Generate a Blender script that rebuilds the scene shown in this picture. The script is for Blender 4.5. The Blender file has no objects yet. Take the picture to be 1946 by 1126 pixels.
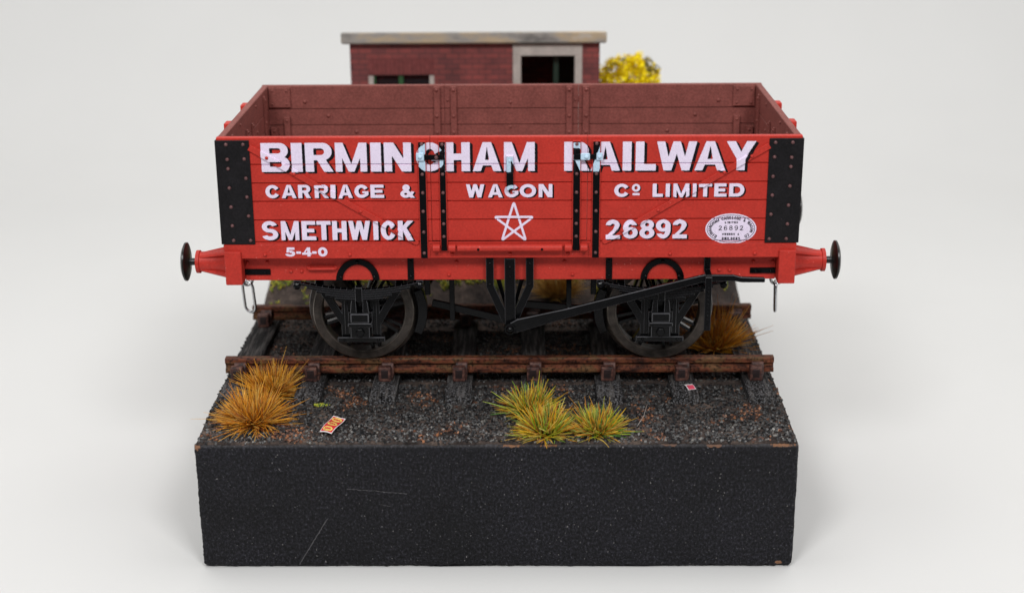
import bpy, bmesh, math, random
import numpy as np
from mathutils import Vector, Matrix, noise as mnoise

# All lengths below are millimetres of the real model (rail top at z = 0); MM turns them into metres.
MM = 0.001
ZOFF = 34.3            # table top lies at world z = 0
random.seed(7)
rng = np.random.default_rng(7)
scn = bpy.context.scene
C = scn.collection

# ------------------------------------------------------------------ materials
def new_mat(name):
    m = bpy.data.materials.new(name); m.use_nodes = True
    nt = m.node_tree
    return m, nt, nt.nodes, nt.links, nt.nodes['Principled BSDF']

def coords(nt, scale=(1, 1, 1), rnd=False):
    tc = nt.nodes.new('ShaderNodeTexCoord'); mp = nt.nodes.new('ShaderNodeMapping')
    mp.inputs['Scale'].default_value = [1000 * s for s in scale]
    nt.links.new(tc.outputs['Object'], mp.inputs['Vector'])
    if rnd:
        oi = nt.nodes.new('ShaderNodeObjectInfo'); ad = nt.nodes.new('ShaderNodeVectorMath'); ad.operation = 'ADD'
        mu = nt.nodes.new('ShaderNodeMath'); mu.operation = 'MULTIPLY'; mu.inputs[1].default_value = 173.0
        nt.links.new(oi.outputs['Random'], mu.inputs[0])
        nt.links.new(mp.outputs[0], ad.inputs[0]); nt.links.new(mu.outputs[0], ad.inputs[1])
        return ad.outputs[0]
    return mp.outputs[0]

def noise_node(nt, vec, scale, detail=3, rough=.55):
    n = nt.nodes.new('ShaderNodeTexNoise'); n.inputs['Scale'].default_value = scale
    n.inputs['Detail'].default_value = detail; n.inputs['Roughness'].default_value = rough
    nt.links.new(vec, n.inputs['Vector']); return n.outputs['Fac']

def ramp(nt, fac, stops):
    r = nt.nodes.new('ShaderNodeValToRGB'); e = r.color_ramp.elements
    while len(e) < len(stops): e.new(.5)
    for i, (p, c) in enumerate(stops):
        e[i].position = p; e[i].color = (*c, 1) if len(c) == 3 else c
    nt.links.new(fac, r.inputs[0]); return r.outputs[0]

def mix(nt, fac, a, b, mode='MIX'):
    x = nt.nodes.new('ShaderNodeMix'); x.data_type = 'RGBA'; x.blend_type = mode
    for sock, v in ((x.inputs[0], fac), (x.inputs[6], a), (x.inputs[7], b)):
        if hasattr(v, 'links'): nt.links.new(v, sock)
        elif isinstance(v, (int, float)): sock.default_value = v
        else: sock.default_value = (*v, 1)
    return x.outputs[2]

def bump(nt, bs, h, strength, dist_mm, prev=None):
    b = nt.nodes.new('ShaderNodeBump'); b.inputs['Strength'].default_value = strength
    b.inputs['Distance'].default_value = dist_mm * MM
    nt.links.new(h, b.inputs['Height'])
    if prev: nt.links.new(prev, b.inputs['Normal'])
    nt.links.new(b.outputs[0], bs.inputs['Normal']); return b.outputs[0]

def paint(name, col, rough=.5, var=.12, scale=.25, grain=4.0, gstr=.35, gdist=.06, speck=None, spec=.4, metal=0, rnd=False, gvar=.16):
    m, nt, N, L, bs = new_mat(name)
    v = coords(nt, rnd=rnd)
    f = noise_node(nt, v, scale, 4)
    lo = tuple(c * (1 - var) for c in col); hi = tuple(min(1, c * (1 + var)) for c in col)
    c = ramp(nt, f, [(.3, lo), (.7, hi)])
    g = noise_node(nt, v, grain, 2)
    c2 = ramp(nt, g, [(.3, (1 - gvar, 1 - gvar, 1 - gvar)), (.7, (1 + gvar * .6,) * 3)])
    c = mix(nt, 1.0, c, c2, 'MULTIPLY')
    if speck:
        s = noise_node(nt, v, 3.1, 0)
        sf = ramp(nt, s, [(.83, (0, 0, 0)), (.88, (1, 1, 1))])
        c = mix(nt, sf, c, speck)
    L.new(c, bs.inputs['Base Color'])
    bs.inputs['Roughness'].default_value = rough; bs.inputs['Metallic'].default_value = metal
    bs.inputs['Specular IOR Level'].default_value = spec
    if gstr: bump(nt, bs, g, gstr, gdist)
    return m

RED = paint('red_paint', (.485, .035, .024), .44, .08, grain=2.2, gvar=.14, gstr=.35, gdist=.08, speck=(.62, .16, .13), spec=.22)
BROWN = paint('wagon_brown', (.235, .074, .062), .6, .12, grain=2.6, gvar=.28, gstr=.6, gdist=.08, spec=.2)
BLACK = paint('black_satin', (.0028, .0028, .0034), .20, .25, grain=5, gstr=.25, gdist=.05, spec=.17)
PLATE = paint('black_plate', (.0075, .0065, .0078), .45, .35, grain=2.4, gvar=.5, gstr=.6, gdist=.07, speck=(.06, .04, .04), spec=.25)
RIVET = paint('rivet_worn', (.13, .055, .055), .38, .2)
WHITE = paint('lettering_white', (.80, .70, .86), .6, .04, grain=6, gstr=.1, spec=.25)
WHITEB = paint('lettering_over_black', (.50, .66, .80), .5, .10, grain=4, gstr=.15)
SHADE = paint('lettering_black', (.005, .0045, .006), .6, .1, gstr=.1, spec=.15)
INK = paint('plate_ink', (.015, .012, .02), .6, .1, gstr=.05)
EDGE = paint('worn_edge_highlight', (.055, .055, .060), .3, .3, gstr=.1, spec=.4)  # lighter grey for bevels: edge highlights painted in, together with paint wear
STEEL = paint('bright_steel', (.50, .51, .52), .25, .15, metal=1, gstr=.1)
TYRE = paint('tyre_metal', (.052, .043, .037), .40, .45, .8, 5, .6, metal=.3, spec=.3)
RIM = paint('tyre_rim_edge', (.16, .14, .12), .3, .4, .7, metal=.5)
BFACE = paint('buffer_head_metal', (.012, .012, .011), .28, .4, spec=.35)

def m_rail():
    m, nt, N, L, bs = new_mat('rail_rust')
    v = coords(nt, (.35, 1, 1)); v2 = coords(nt, (1, 1, 1))
    a = noise_node(nt, v, .55, 5, .65)
    c = ramp(nt, a, [(.28, (.012, .007, .006)), (.40, (.060, .020, .012)), (.50, (.150, .045, .022)), (.58, (.100, .055, .024)), (.70, (.19, .085, .040))])
    b = noise_node(nt, v2, 1.6, 4, .7)
    d = ramp(nt, b, [(.36, (.10, .09, .09)), (.50, (1, 1, 1)), (.72, (1.35, 1.25, 1.2))])
    c = mix(nt, 1.0, c, d, 'MULTIPLY')
    L.new(c, bs.inputs['Base Color']); bs.inputs['Roughness'].default_value = .55
    bs.inputs['Specular IOR Level'].default_value = .2
    bump(nt, bs, b, .9, .18); return m
RAIL = m_rail()

def m_chair():
    m, nt, N, L, bs = new_mat('chair_rust')
    v = coords(nt, rnd=True)
    a = noise_node(nt, v, .9, 4, .6)
    c = ramp(nt, a, [(.36, (.016, .008, .007)), (.5, (.070, .026, .020)), (.68, (.15, .070, .052))])
    L.new(c, bs.inputs['Base Color']); bs.inputs['Roughness'].default_value = .55
    bump(nt, bs, a, .5, .15); return m
CHAIR = m_chair()

CHAIRD = paint('chair_dark', (.022, .012, .012), .5, .5, .9)
def m_sleeper():
    m, nt, N, L, bs = new_mat('sleeper_wood')
    v = coords(nt, (1, .07, .6), rnd=True); v2 = coords(nt, rnd=True)
    a = noise_node(nt, v, 1.5, 5, .65)
    c = ramp(nt, a, [(.36, (.003, .003, .003)), (.50, (.020, .018, .018)), (.62, (.085, .078, .074))])
    b = noise_node(nt, v2, 2.6, 4, .7)
    s = ramp(nt, b, [(.52, (0, 0, 0)), (.60, (1, 1, 1))])
    sep = nt.nodes.new('ShaderNodeSeparateXYZ'); tc = nt.nodes.new('ShaderNodeTexCoord')
    L.new(tc.outputs['Object'], sep.inputs[0])
    mr = nt.nodes.new('ShaderNodeMapRange'); mr.inputs[1].default_value = -.019; mr.inputs[2].default_value = -.022
    mr.inputs[3].default_value = .12; mr.inputs[4].default_value = .9; L.new(sep.outputs['Y'], mr.inputs[0])
    mm = nt.nodes.new('ShaderNodeMath'); mm.operation = 'MULTIPLY'
    L.new(s, mm.inputs[0]); L.new(mr.outputs[0], mm.inputs[1])
    bs.inputs['Specular IOR Level'].default_value = .15
    c = mix(nt, mm.outputs[0], c, (.20, .20, .21))        # worn, dry-brushed ends
    L.new(c, bs.inputs['Base Color']); bs.inputs['Roughness'].default_value = .75
    p = bump(nt, bs, a, .9, .35); bump(nt, bs, b, .5, .15, p); return m
SLEEPER = m_sleeper()

def m_attr(name, rough=.7, spec=.3, trans=0, bumpy=0):
    m, nt, N, L, bs = new_mat(name)
    at = nt.nodes.new('ShaderNodeAttribute'); at.attribute_name = 'tint'
    L.new(at.outputs['Color'], bs.inputs['Base Color'])
    bs.inputs['Roughness'].default_value = rough; bs.inputs['Specular IOR Level'].default_value = spec
    if bumpy:
        b = noise_node(nt, coords(nt), 4, 2); bump(nt, bs, b, bumpy, .1)
    return m
GRASS = m_attr('grass_blade', .55, .3)
def translucent(m, k):
    nt = m.node_tree; out = nt.nodes['Material Output']; bs = nt.nodes['Principled BSDF']; at = [n for n in nt.nodes if n.type == 'ATTRIBUTE'][0]
    tr = nt.nodes.new('ShaderNodeBsdfTranslucent'); nt.links.new(at.outputs['Color'], tr.inputs['Color'])
    mx = nt.nodes.new('ShaderNodeMixShader'); mx.inputs[0].default_value = k
    nt.links.new(bs.outputs[0], mx.inputs[1]); nt.links.new(tr.outputs[0], mx.inputs[2]); nt.links.new(mx.outputs[0], out.inputs['Surface'])
translucent(GRASS, .22)
STONE = m_attr('ballast_stone', .42, .42, bumpy=.4)
LEAF = m_attr('flower_clump', .7, .2)

def m_ground():
    m, nt, N, L, bs = new_mat('soil')
    v = coords(nt)
    a = noise_node(nt, v, .14, 5, .65); b = noise_node(nt, v, 1.1, 5, .7)
    c = ramp(nt, a, [(.35, (.026, .021, .020)), (.55, (.075, .060, .053)), (.7, (.14, .108, .090))])
    d = ramp(nt, b, [(.3, (.35, .35, .35)), (.7, (1.5, 1.4, 1.35))])
    c = mix(nt, 1.0, c, d, 'MULTIPLY')
    L.new(c, bs.inputs['Base Color']); bs.inputs['Roughness'].default_value = .8; bs.inputs['Specular IOR Level'].default_value = .15
    bump(nt, bs, b, 1.0, .5); return m
SOIL = m_ground()

def m_block():
    m, nt, N, L, bs = new_mat('block_black_paint')
    v = coords(nt); vs = coords(nt, (1, .5, .8))
    f = noise_node(nt, v, .05, 3)
    c = ramp(nt, f, [(.35, (.0065, .0062, .0080)), (.7, (.0120, .0115, .0155))])
    g = noise_node(nt, vs, 2.0, 5, .75)
    c = mix(nt, 1.0, c, ramp(nt, g, [(.36, (.05, .05, .05)), (.50, (.85, .85, .85)), (.63, (3.0, 3.0, 3.0))]), 'MULTIPLY')
    sp = ramp(nt, g, [(.60, (0, 0, 0)), (.70, (.7, .7, .7))])
    c = mix(nt, sp, c, (.11, .11, .125))
    s2 = noise_node(nt, v, 2.3, 0)
    sf = ramp(nt, s2, [(.80, (0, 0, 0)), (.84, (1, 1, 1))])
    c = mix(nt, sf, c, (.19, .18, .18))
    # bare wood where the paint chipped along the top edge (block-local z near 0, ragged)
    tc = nt.nodes.new('ShaderNodeTexCoord'); sep = nt.nodes.new('ShaderNodeSeparateXYZ'); L.new(tc.outputs['Object'], sep.inputs[0])
    e = noise_node(nt, coords(nt, (1, 1, 1)), .16, 4, .6)
    mr = nt.nodes.new('ShaderNodeMapRange'); mr.inputs[1].default_value = .0252; mr.inputs[2].default_value = .0272
    mr.inputs[3].default_value = 0; mr.inputs[4].default_value = .30; L.new(sep.outputs['Z'], mr.inputs[0])
    ad = nt.nodes.new('ShaderNodeMath'); ad.operation = 'ADD'; L.new(e, ad.inputs[0]); L.new(mr.outputs[0], ad.inputs[1])
    ch = ramp(nt, ad.outputs[0], [(.885, (0, 0, 0)), (.90, (1, 1, 1))])
    c = mix(nt, ch, c, (.20, .095, .050))
    er = nt.nodes.new('ShaderNodeMapRange'); er.inputs[1].default_value = .0264; er.inputs[2].default_value = .0271
    L.new(sep.outputs['Z'], er.inputs[0])
    ew = nt.nodes.new('ShaderNodeMath'); ew.operation = 'MULTIPLY'; L.new(er.outputs[0], ew.inputs[0]); L.new(g, ew.inputs[1])
    c = mix(nt, ew.outputs[0], c, (.14, .135, .14))      # edge highlight painted in grey along the worn rim
    def chip(x0, z0, rx, rz):                            # paint knocked off down to the wood
        cb = nt.nodes.new('ShaderNodeVectorMath'); cb.operation = 'SUBTRACT'; L.new(tc.outputs['Object'], cb.inputs[0]); cb.inputs[1].default_value = (x0 * MM, BY0 * MM, z0 * MM)
        sc2 = nt.nodes.new('ShaderNodeVectorMath'); sc2.operation = 'MULTIPLY'; L.new(cb.outputs[0], sc2.inputs[0]); sc2.inputs[1].default_value = (1000 / rx, 1000 / 1.2, 1000 / rz)
        ln2 = nt.nodes.new('ShaderNodeVectorMath'); ln2.operation = 'LENGTH'; L.new(sc2.outputs[0], ln2.inputs[0])
        a2 = nt.nodes.new('ShaderNodeMath'); a2.operation = 'MULTIPLY_ADD'; L.new(g, a2.inputs[0]); a2.inputs[1].default_value = 2.6; L.new(ln2.outputs['Value'], a2.inputs[2])
        l3 = nt.nodes.new('ShaderNodeMath'); l3.operation = 'LESS_THAN'; L.new(a2.outputs[0], l3.inputs[0]); l3.inputs[1].default_value = 2.1
        return l3.outputs[0]
    for q in ((-62.4, 26.8, 1.1, .9), (0.5, 27.0, 3.0, .55), (7.8, 27.0, 2.2, .5), (54.0, 27.0, 3.0, .5), (54.3, 1.0, .9, .5)):
        c = mix(nt, chip(*q), c, (.27, .135, .075))
    # two scratches: distance to a segment in the front face
    def scratch(x0, z0, x1, z1, wdt):
        sx = nt.nodes.new('ShaderNodeCombineXYZ'); L.new(sep.outputs['X'], sx.inputs[0]); L.new(sep.outputs['Z'], sx.inputs[1])
        dx, dz = x1 - x0, z1 - z0; ln = math.hypot(dx, dz); ux, uz = dx / ln, dz / ln
        sb = nt.nodes.new('ShaderNodeVectorMath'); sb.operation = 'SUBTRACT'; L.new(sx.outputs[0], sb.inputs[0]); sb.inputs[1].default_value = (x0 * MM, z0 * MM, 0)
        d1 = nt.nodes.new('ShaderNodeVectorMath'); d1.operation = 'DOT_PRODUCT'; L.new(sb.outputs[0], d1.inputs[0]); d1.inputs[1].default_value = (ux, uz, 0)
        d2 = nt.nodes.new('ShaderNodeVectorMath'); d2.operation = 'DOT_PRODUCT'; L.new(sb.outputs[0], d2.inputs[0]); d2.inputs[1].default_value = (-uz, ux, 0)
        wob = nt.nodes.new('ShaderNodeMath'); wob.operation = 'MULTIPLY_ADD'; L.new(g, wob.inputs[0]); wob.inputs[1].default_value = .0006; wob.inputs[2].default_value = -.0003
        d3 = nt.nodes.new('ShaderNodeMath'); d3.operation = 'ADD'; L.new(d2.outputs['Value'], d3.inputs[0]); L.new(wob.outputs[0], d3.inputs[1])
        ab = nt.nodes.new('ShaderNodeMath'); ab.operation = 'ABSOLUTE'; L.new(d3.outputs[0], ab.inputs[0])
        lt = nt.nodes.new('ShaderNodeMath'); lt.operation = 'LESS_THAN'; L.new(ab.outputs[0], lt.inputs[0]); lt.inputs[1].default_value = wdt * MM
        gt = nt.nodes.new('ShaderNodeMath'); gt.operation = 'GREATER_THAN'; L.new(d1.outputs['Value'], gt.inputs[0]); gt.inputs[1].default_value = 0
        l2 = nt.nodes.new('ShaderNodeMath'); l2.operation = 'LESS_THAN'; L.new(d1.outputs['Value'], l2.inputs[0]); l2.inputs[1].default_value = ln * MM
        a = nt.nodes.new('ShaderNodeMath'); a.operation = 'MULTIPLY'; L.new(lt.outputs[0], a.inputs[0]); L.new(gt.outputs[0], a.inputs[1])
        b = nt.nodes.new('ShaderNodeMath'); b.operation = 'MULTIPLY'; L.new(a.outputs[0], b.inputs[0]); L.new(l2.outputs[0], b.inputs[1])
        k = nt.nodes.new('ShaderNodeMath'); k.operation = 'MULTIPLY'; L.new(b.outputs[0], k.inputs[0]); k.inputs[1].default_value = .42
        return k.outputs[0]
    for s in SCRATCHES:
        c = mix(nt, scratch(*s), c, (.22, .21, .22))
    L.new(c, bs.inputs['Base Color'])
    bs.inputs['Roughness'].default_value = .5; bs.inputs['Specular IOR Level'].default_value = .22
    p = bump(nt, bs, g, 1.0, .45); bump(nt, bs, noise_node(nt, v, .25, 2), .25, .5, p)
    return m

def m_brick():
    m, nt, N, L, bs = new_mat('red_brick')
    tc = nt.nodes.new('ShaderNodeTexCoord'); sep = nt.nodes.new('ShaderNodeSeparateXYZ'); L.new(tc.outputs['Object'], sep.inputs[0])
    ad = nt.nodes.new('ShaderNodeMath'); ad.operation = 'ADD'; L.new(sep.outputs['X'], ad.inputs[0]); L.new(sep.outputs['Y'], ad.inputs[1])
    cb = nt.nodes.new('ShaderNodeCombineXYZ'); L.new(ad.outputs[0], cb.inputs[0]); L.new(sep.outputs['Z'], cb.inputs[1])
    br = nt.nodes.new('ShaderNodeTexBrick'); br.inputs['Scale'].default_value = 1000
    L.new(cb.outputs[0], br.inputs['Vector'])
    br.inputs['Color1'].default_value = (.215, .048, .042, 1); br.inputs['Color2'].default_value = (.125, .034, .034, 1)
    br.inputs['Mortar'].default_value = (.085, .030, .028, 1)
    br.inputs['Brick Width'].default_value = 3.5; br.inputs['Row Height'].default_value = 1.4
    br.inputs['Mortar Size'].default_value = .13; br.inputs['Bias'].default_value = -.2
    v = coords(nt)
    a = noise_node(nt, v, .12, 4)
    c = mix(nt, 1.0, br.outputs['Color'], ramp(nt, a, [(.3, (.6, .6, .65)), (.7, (1.35, 1.2, 1.2))]), 'MULTIPLY')
    L.new(c, bs.inputs['Base Color']); bs.inputs['Roughness'].default_value = .7
    bump(nt, bs, br.outputs['Fac'], -.5, .2)
    return m
BRICK = m_brick()

def m_concrete():
    m, nt, N, L, bs = new_mat('weathered_concrete')
    a = noise_node(nt, coords(nt, (.4, 1, 1)), .16, 5, .65)
    c = ramp(nt, a, [(.30, (.10, .095, .09)), (.46, (.30, .28, .255)), (.58, (.44, .34, .22)), (.70, (.48, .46, .43))])
    L.new(c, bs.inputs['Base Color']); bs.inputs['Roughness'].default_value = .8
    bump(nt, bs, a, .4, .3); return m
CONC = m_concrete()
FRAME = paint('pale_frame', (.46, .41, .37), .6, .12, .3)
GREEN = paint('green_paint', (.025, .085, .030), .5, .2)
DGREEN = paint('dark_green_paint', (.012, .028, .018), .5, .2)
GLASS = paint('dark_pane', (.012, .014, .016), .12, .2, gstr=0)
PAPER = paint('paper_white', (.75, .72, .72), .6, .05)
PRED = paint('packet_red', (.62, .035, .045), .35, .1)
PYEL = paint('packet_yellow', (.85, .56, .14), .4, .35, 1.2)
PINK = paint('scrap_pink', (.72, .08, .14), .5, .25, 1.2)
WOODY = paint('twig_brown', (.05, .03, .018), .8, .2)
BACK = paint('studio_paper', (.672, .669, .659), .9, .012, .006, grain=.02, gstr=0, spec=.1, gvar=.01)

# block-local scratches (x, z) .. measured from the block's base
SCRATCHES = [(-32.6, 17.6, -20.6, 16.5, .055), (-43.0, 0.6, -36.8, 11.0, .085), (-26.0, 14.1, -24.0, 13.7, .04)]
BY0 = -46.0
BLOCKM = m_block()

# ------------------------------------------------------------------ mesh builder
class MB:
    def __init__(s, edge=-1): s.edge = edge; s.v = []; s.f = []; s.mi = []; s.sm = []; s.col = None
    def add(s, verts, faces, m=0, smooth=False):
        o = len(s.v); s.v += [tuple(p) for p in verts]
        s.f += [tuple(i + o for i in f) for f in faces]; s.mi += [m] * len(faces); s.sm += [smooth] * len(faces)
    def bm(s, b, m=0, smooth=False):
        b.verts.index_update(); b.normal_update()
        s.add([v.co[:] for v in b.verts], [[v.index for v in f.verts] for f in b.faces], m, smooth)
        if s.edge >= 0:
            for q, f in enumerate(b.faces):
                if f.material_index == s.edge: s.mi[len(s.mi) - len(b.faces) + q] = s.edge
        b.free()
    def box(s, x0, x1, y0, y1, z0, z1, b=.08, m=0, rot=None, seg=1):
        B = bmesh.new(); bmesh.ops.create_cube(B, size=1)
        for v in B.verts: v.co = Vector((x0 + (v.co.x + .5) * (x1 - x0), y0 + (v.co.y + .5) * (y1 - y0), z0 + (v.co.z + .5) * (z1 - z0)))
        if b: bmesh.ops.bevel(B, geom=B.edges[:], offset=b, segments=seg, profile=.6, affect='EDGES', material=s.edge)
        if rot:
            ang, ax, piv = rot; M = Matrix.Translation(piv) @ Matrix.Rotation(ang, 4, ax) @ Matrix.Translation(-Vector(piv)); bmesh.ops.transform(B, matrix=M, verts=B.verts[:])
        s.bm(B, m)
    def prism(s, pts, a0, a1, axis='y', b=.06, m=0):
        # outline in (x,z) extruded along y, or (y,z) along x, or (x,y) along z
        f = {'y': lambda p, t: (p[0], t, p[1]), 'x': lambda p, t: (t, p[0], p[1]), 'z': lambda p, t: (p[0], p[1], t)}[axis]
        B = bmesh.new()
        vs = [B.verts.new(f(p, a0)) for p in pts]; ve = [B.verts.new(f(p, a1)) for p in pts]
        n = len(pts)
        B.faces.new(vs); B.faces.new(ve[::-1])
        for i in range(n): B.faces.new((vs[i], ve[i], ve[(i + 1) % n], vs[(i + 1) % n]))
        bmesh.ops.recalc_face_normals(B, faces=B.faces[:])
        if b: bmesh.ops.bevel(B, geom=B.edges[:], offset=b, segments=1, affect='EDGES', clamp_overlap=True, material=s.edge)
        bmesh.ops.triangulate(B, faces=[q for q in B.faces if len(q.verts) > 4])
        s.bm(B, m)
    def lathe(s, prof, c, axis='y', n=32, m=0, smooth=True, closed=False):
        # prof: (along axis, radius); sharp corners of the profile are split so that they shade crisply
        if smooth and len(prof) > 2:
            k = len(prof); idx = range(k) if closed else range(1, k - 1); cut = []
            for i in idx:
                a, b, d = prof[i - 1], prof[i], prof[(i + 1) % k]
                u = Vector((b[0] - a[0], b[1] - a[1])); w = Vector((d[0] - b[0], d[1] - b[1]))
                if u.length > 1e-6 and w.length > 1e-6 and u.angle(w) > math.radians(28): cut.append(i)
            if cut and closed:
                prof = list(prof[cut[0]:]) + list(prof[:cut[0] + 1]); cut = [i - cut[0] for i in cut[1:]]; closed = False; caps = False
            elif closed: caps = False
            else: caps = True
            if cut or not closed:
                b = [0] + cut + [len(prof) - 1]
                for i in range(len(b) - 1):
                    s.lathe_raw(prof[b[i]:b[i + 1] + 1], c, axis, n, m, True, False, caps and i == 0, caps and i == len(b) - 2)
                return
        s.lathe_raw(prof, c, axis, n, m, smooth, closed, not closed, not closed)
    def lathe_raw(s, prof, c, axis, n, m, smooth, closed, cap0, cap1):
        vs = []; fs = []; k = len(prof)
        for i in range(n):
            a = 2 * math.pi * i / n; ca, sa = math.cos(a), math.sin(a)
            for t, r in prof:
                vs.append({'y': (c[0] + r * ca, c[1] + t, c[2] + r * sa), 'x': (c[0] + t, c[1] + r * ca, c[2] + r * sa), 'z': (c[0] + r * ca, c[1] + r * sa, c[2] + t)}[axis])
        for i in range(n):
            j = (i + 1) % n
            for q in range(k if closed else k - 1):
                q2 = (q + 1) % k
                f = (i * k + q, j * k + q, j * k + q2, i * k + q2)
                fs.append(f if axis != 'y' else f[::-1])
        s.add(vs, fs, m, smooth)
        for ok, q in ((cap0, 0), (cap1, k - 1)):
            if ok and prof[q][1] > 1e-6: s.add([vs[i * k + q] for i in range(n)], [tuple(range(n))], m, False)
    def dome(s, x, y, z, r, m=0, h=None, d=(0, -1, 0), n=10):
        # round rivet head standing proud in direction d
        h = h or r * .75; D = Vector(d); U = D.orthogonal().normalized(); V = D.cross(U); P = Vector((x, y, z))
        vs = []; rings = [(1, -.1), (1, .15), (.86, .55), (.5, .9)]
        for rr, hh in rings:
            for i in range(n):
                a = 2 * math.pi * i / n; vs.append(P + (U * math.cos(a) + V * math.sin(a)) * r * rr + D * h * hh)
        vs.append(P + D * h); fs = []
        for k in range(3):
            for i in range(n): j = (i + 1) % n; fs.append((k * n + i, k * n + j, (k + 1) * n + j, (k + 1) * n + i))
        for i in range(n): fs.append((3 * n + i, 3 * n + (i + 1) % n, 4 * n))
        s.add(vs, fs, m, True)
    def tube(s, pts, r, n=8, m=0, closed=False, flat=None):
        P = [Vector(p) for p in pts]; k = len(P); vs = []; fs = []; U = None
        for i, p in enumerate(P):
            if closed: t = (P[(i + 1) % k] - P[i - 1]).normalized()
            else: t = (P[min(i + 1, k - 1)] - P[max(i - 1, 0)]).normalized()
            if U is None: U = t.orthogonal().normalized()
            U = (U - t * U.dot(t)).normalized(); W = t.cross(U)
            rr = r[i] if isinstance(r, (list, tuple)) else r
            for q in range(n):
                a = 2 * math.pi * q / n; vs.append(p + (U * math.cos(a) + W * math.sin(a)) * rr)
        for i in range(k if closed else k - 1):
            j = (i + 1) % k
            for q in range(n): q2 = (q + 1) % n; fs.append((i * n + q, i * n + q2, j * n + q2, j * n + q))
        if not closed: fs += [tuple(range(n))[::-1], tuple((k - 1) * n + q for q in range(n))]
        s.add(vs, fs, m, True)
    def build(s, name, mats, parent=None, loc=(0, 0, 0)):
        me = bpy.data.meshes.new(name)
        o = bpy.data.objects.new(name, me); C.objects.link(o)
        if parent is not None:
            o.parent = parent; org = ORG[parent.name]
        else:
            org = loc; o.location = (loc[0] * MM, loc[1] * MM, (loc[2] + ZOFF) * MM)
        ORG[o.name] = org
        A = (np.array(s.v, dtype=np.float64) - np.array(org)) * MM
        me.from_pydata(A.tolist(), [], s.f)
        me.polygons.foreach_set('material_index', s.mi); me.polygons.foreach_set('use_smooth', s.sm)
        for m in (mats if isinstance(mats, (list, tuple)) else [mats]): me.materials.append(m)
        if s.col is not None:
            at = me.color_attributes.new('tint', 'FLOAT_COLOR', 'POINT'); at.data.foreach_set('color', np.asarray(s.col, dtype=np.float32).ravel())
        me.update(); return o
ORG = {}
def thing(name, label, cat, loc, group=None):
    o = bpy.data.objects.new(name, None); C.objects.link(o); o.empty_display_size = .005
    o.location = (loc[0] * MM, loc[1] * MM, (loc[2] + ZOFF) * MM); ORG[o.name] = loc
    return tag(o, label, cat, group)
def tag(o, label=None, cat=None, group=None, kind=None):
    if label: o['label'] = label
    if cat: o['category'] = cat
    if group: o['group'] = group
    if kind: o['kind'] = kind
    return o
def copy_thing(root, loc, label):
    r = root.copy(); C.objects.link(r); r.location = (loc[0] * MM, loc[1] * MM, (loc[2] + ZOFF) * MM); r['label'] = label
    for ch in list(root.children):
        c = ch.copy(); C.objects.link(c); c.parent = r
    return r

# ------------------------------------------------------------------ lettering (signed-distance glyphs -> draped sheets)
def sd_poly(P):
    P = np.array(P, float)
    def f(X, Y):
        d = np.full(X.shape, 1e9); ins = np.zeros(X.shape, bool); n = len(P)
        for i in range(n):
            a = P[i]; b = P[(i + 1) % n]; e = b - a
            wx = X - a[0]; wy = Y - a[1]; t = np.clip((wx * e[0] + wy * e[1]) / (e @ e + 1e-12), 0, 1)
            d = np.minimum(d, np.hypot(wx - t * e[0], wy - t * e[1]))
            c = (a[1] > Y) != (b[1] > Y)
            ins ^= c & (X < (b[0] - a[0]) * (Y - a[1]) / (b[1] - a[1] + 1e-12) + a[0])
        return np.where(ins, -d, d)
    return f
def rect(x0, y0, x1, y1): return sd_poly([(x0, y0), (x1, y0), (x1, y1), (x0, y1)])
def ell(cx, cy, rx, ry):
    def f(X, Y):
        x, y = X - cx, Y - cy; k0 = np.hypot(x / rx, y / ry); k1 = np.hypot(x / rx ** 2, y / ry ** 2) + 1e-9
        return k0 * (k0 - 1) / k1
    return f
def U(*fs): return lambda X, Y: np.minimum.reduce([f(X, Y) for f in fs])
def Sub(a, *bs): return lambda X, Y: np.maximum.reduce([a(X, Y)] + [-b(X, Y) for b in bs])
def And(*fs): return lambda X, Y: np.maximum.reduce([f(X, Y) for f in fs])
def ring(cx, cy, rx, ry, s, t): return Sub(ell(cx, cy, rx, ry), ell(cx, cy, max(rx - s, .02), max(ry - t, .02)))
def line(pts, th):
    P = np.array(pts, float)
    def f(X, Y):
        d = np.full(X.shape, 1e9)
        for a, b in zip(P[:-1], P[1:]):
            e = b - a; t = np.clip(((X - a[0]) * e[0] + (Y - a[1]) * e[1]) / (e @ e + 1e-12), 0, 1)
            d = np.minimum(d, np.hypot(X - a[0] - t * e[0], Y - a[1] - t * e[1]))
        return d - th / 2
    return f
def dshape(x0, y0, x1, y1, k=1.0):
    ry = (y1 - y0) / 2; rx = min(ry * 1.05, (x1 - x0) * .8) * k
    return U(rect(x0, y0, x1 - rx, y1), And(ell(x1 - rx, (y0 + y1) / 2, rx, ry), rect(x1 - rx - .01, y0 - 1, x1 + 1, y1 + 1)))
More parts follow.
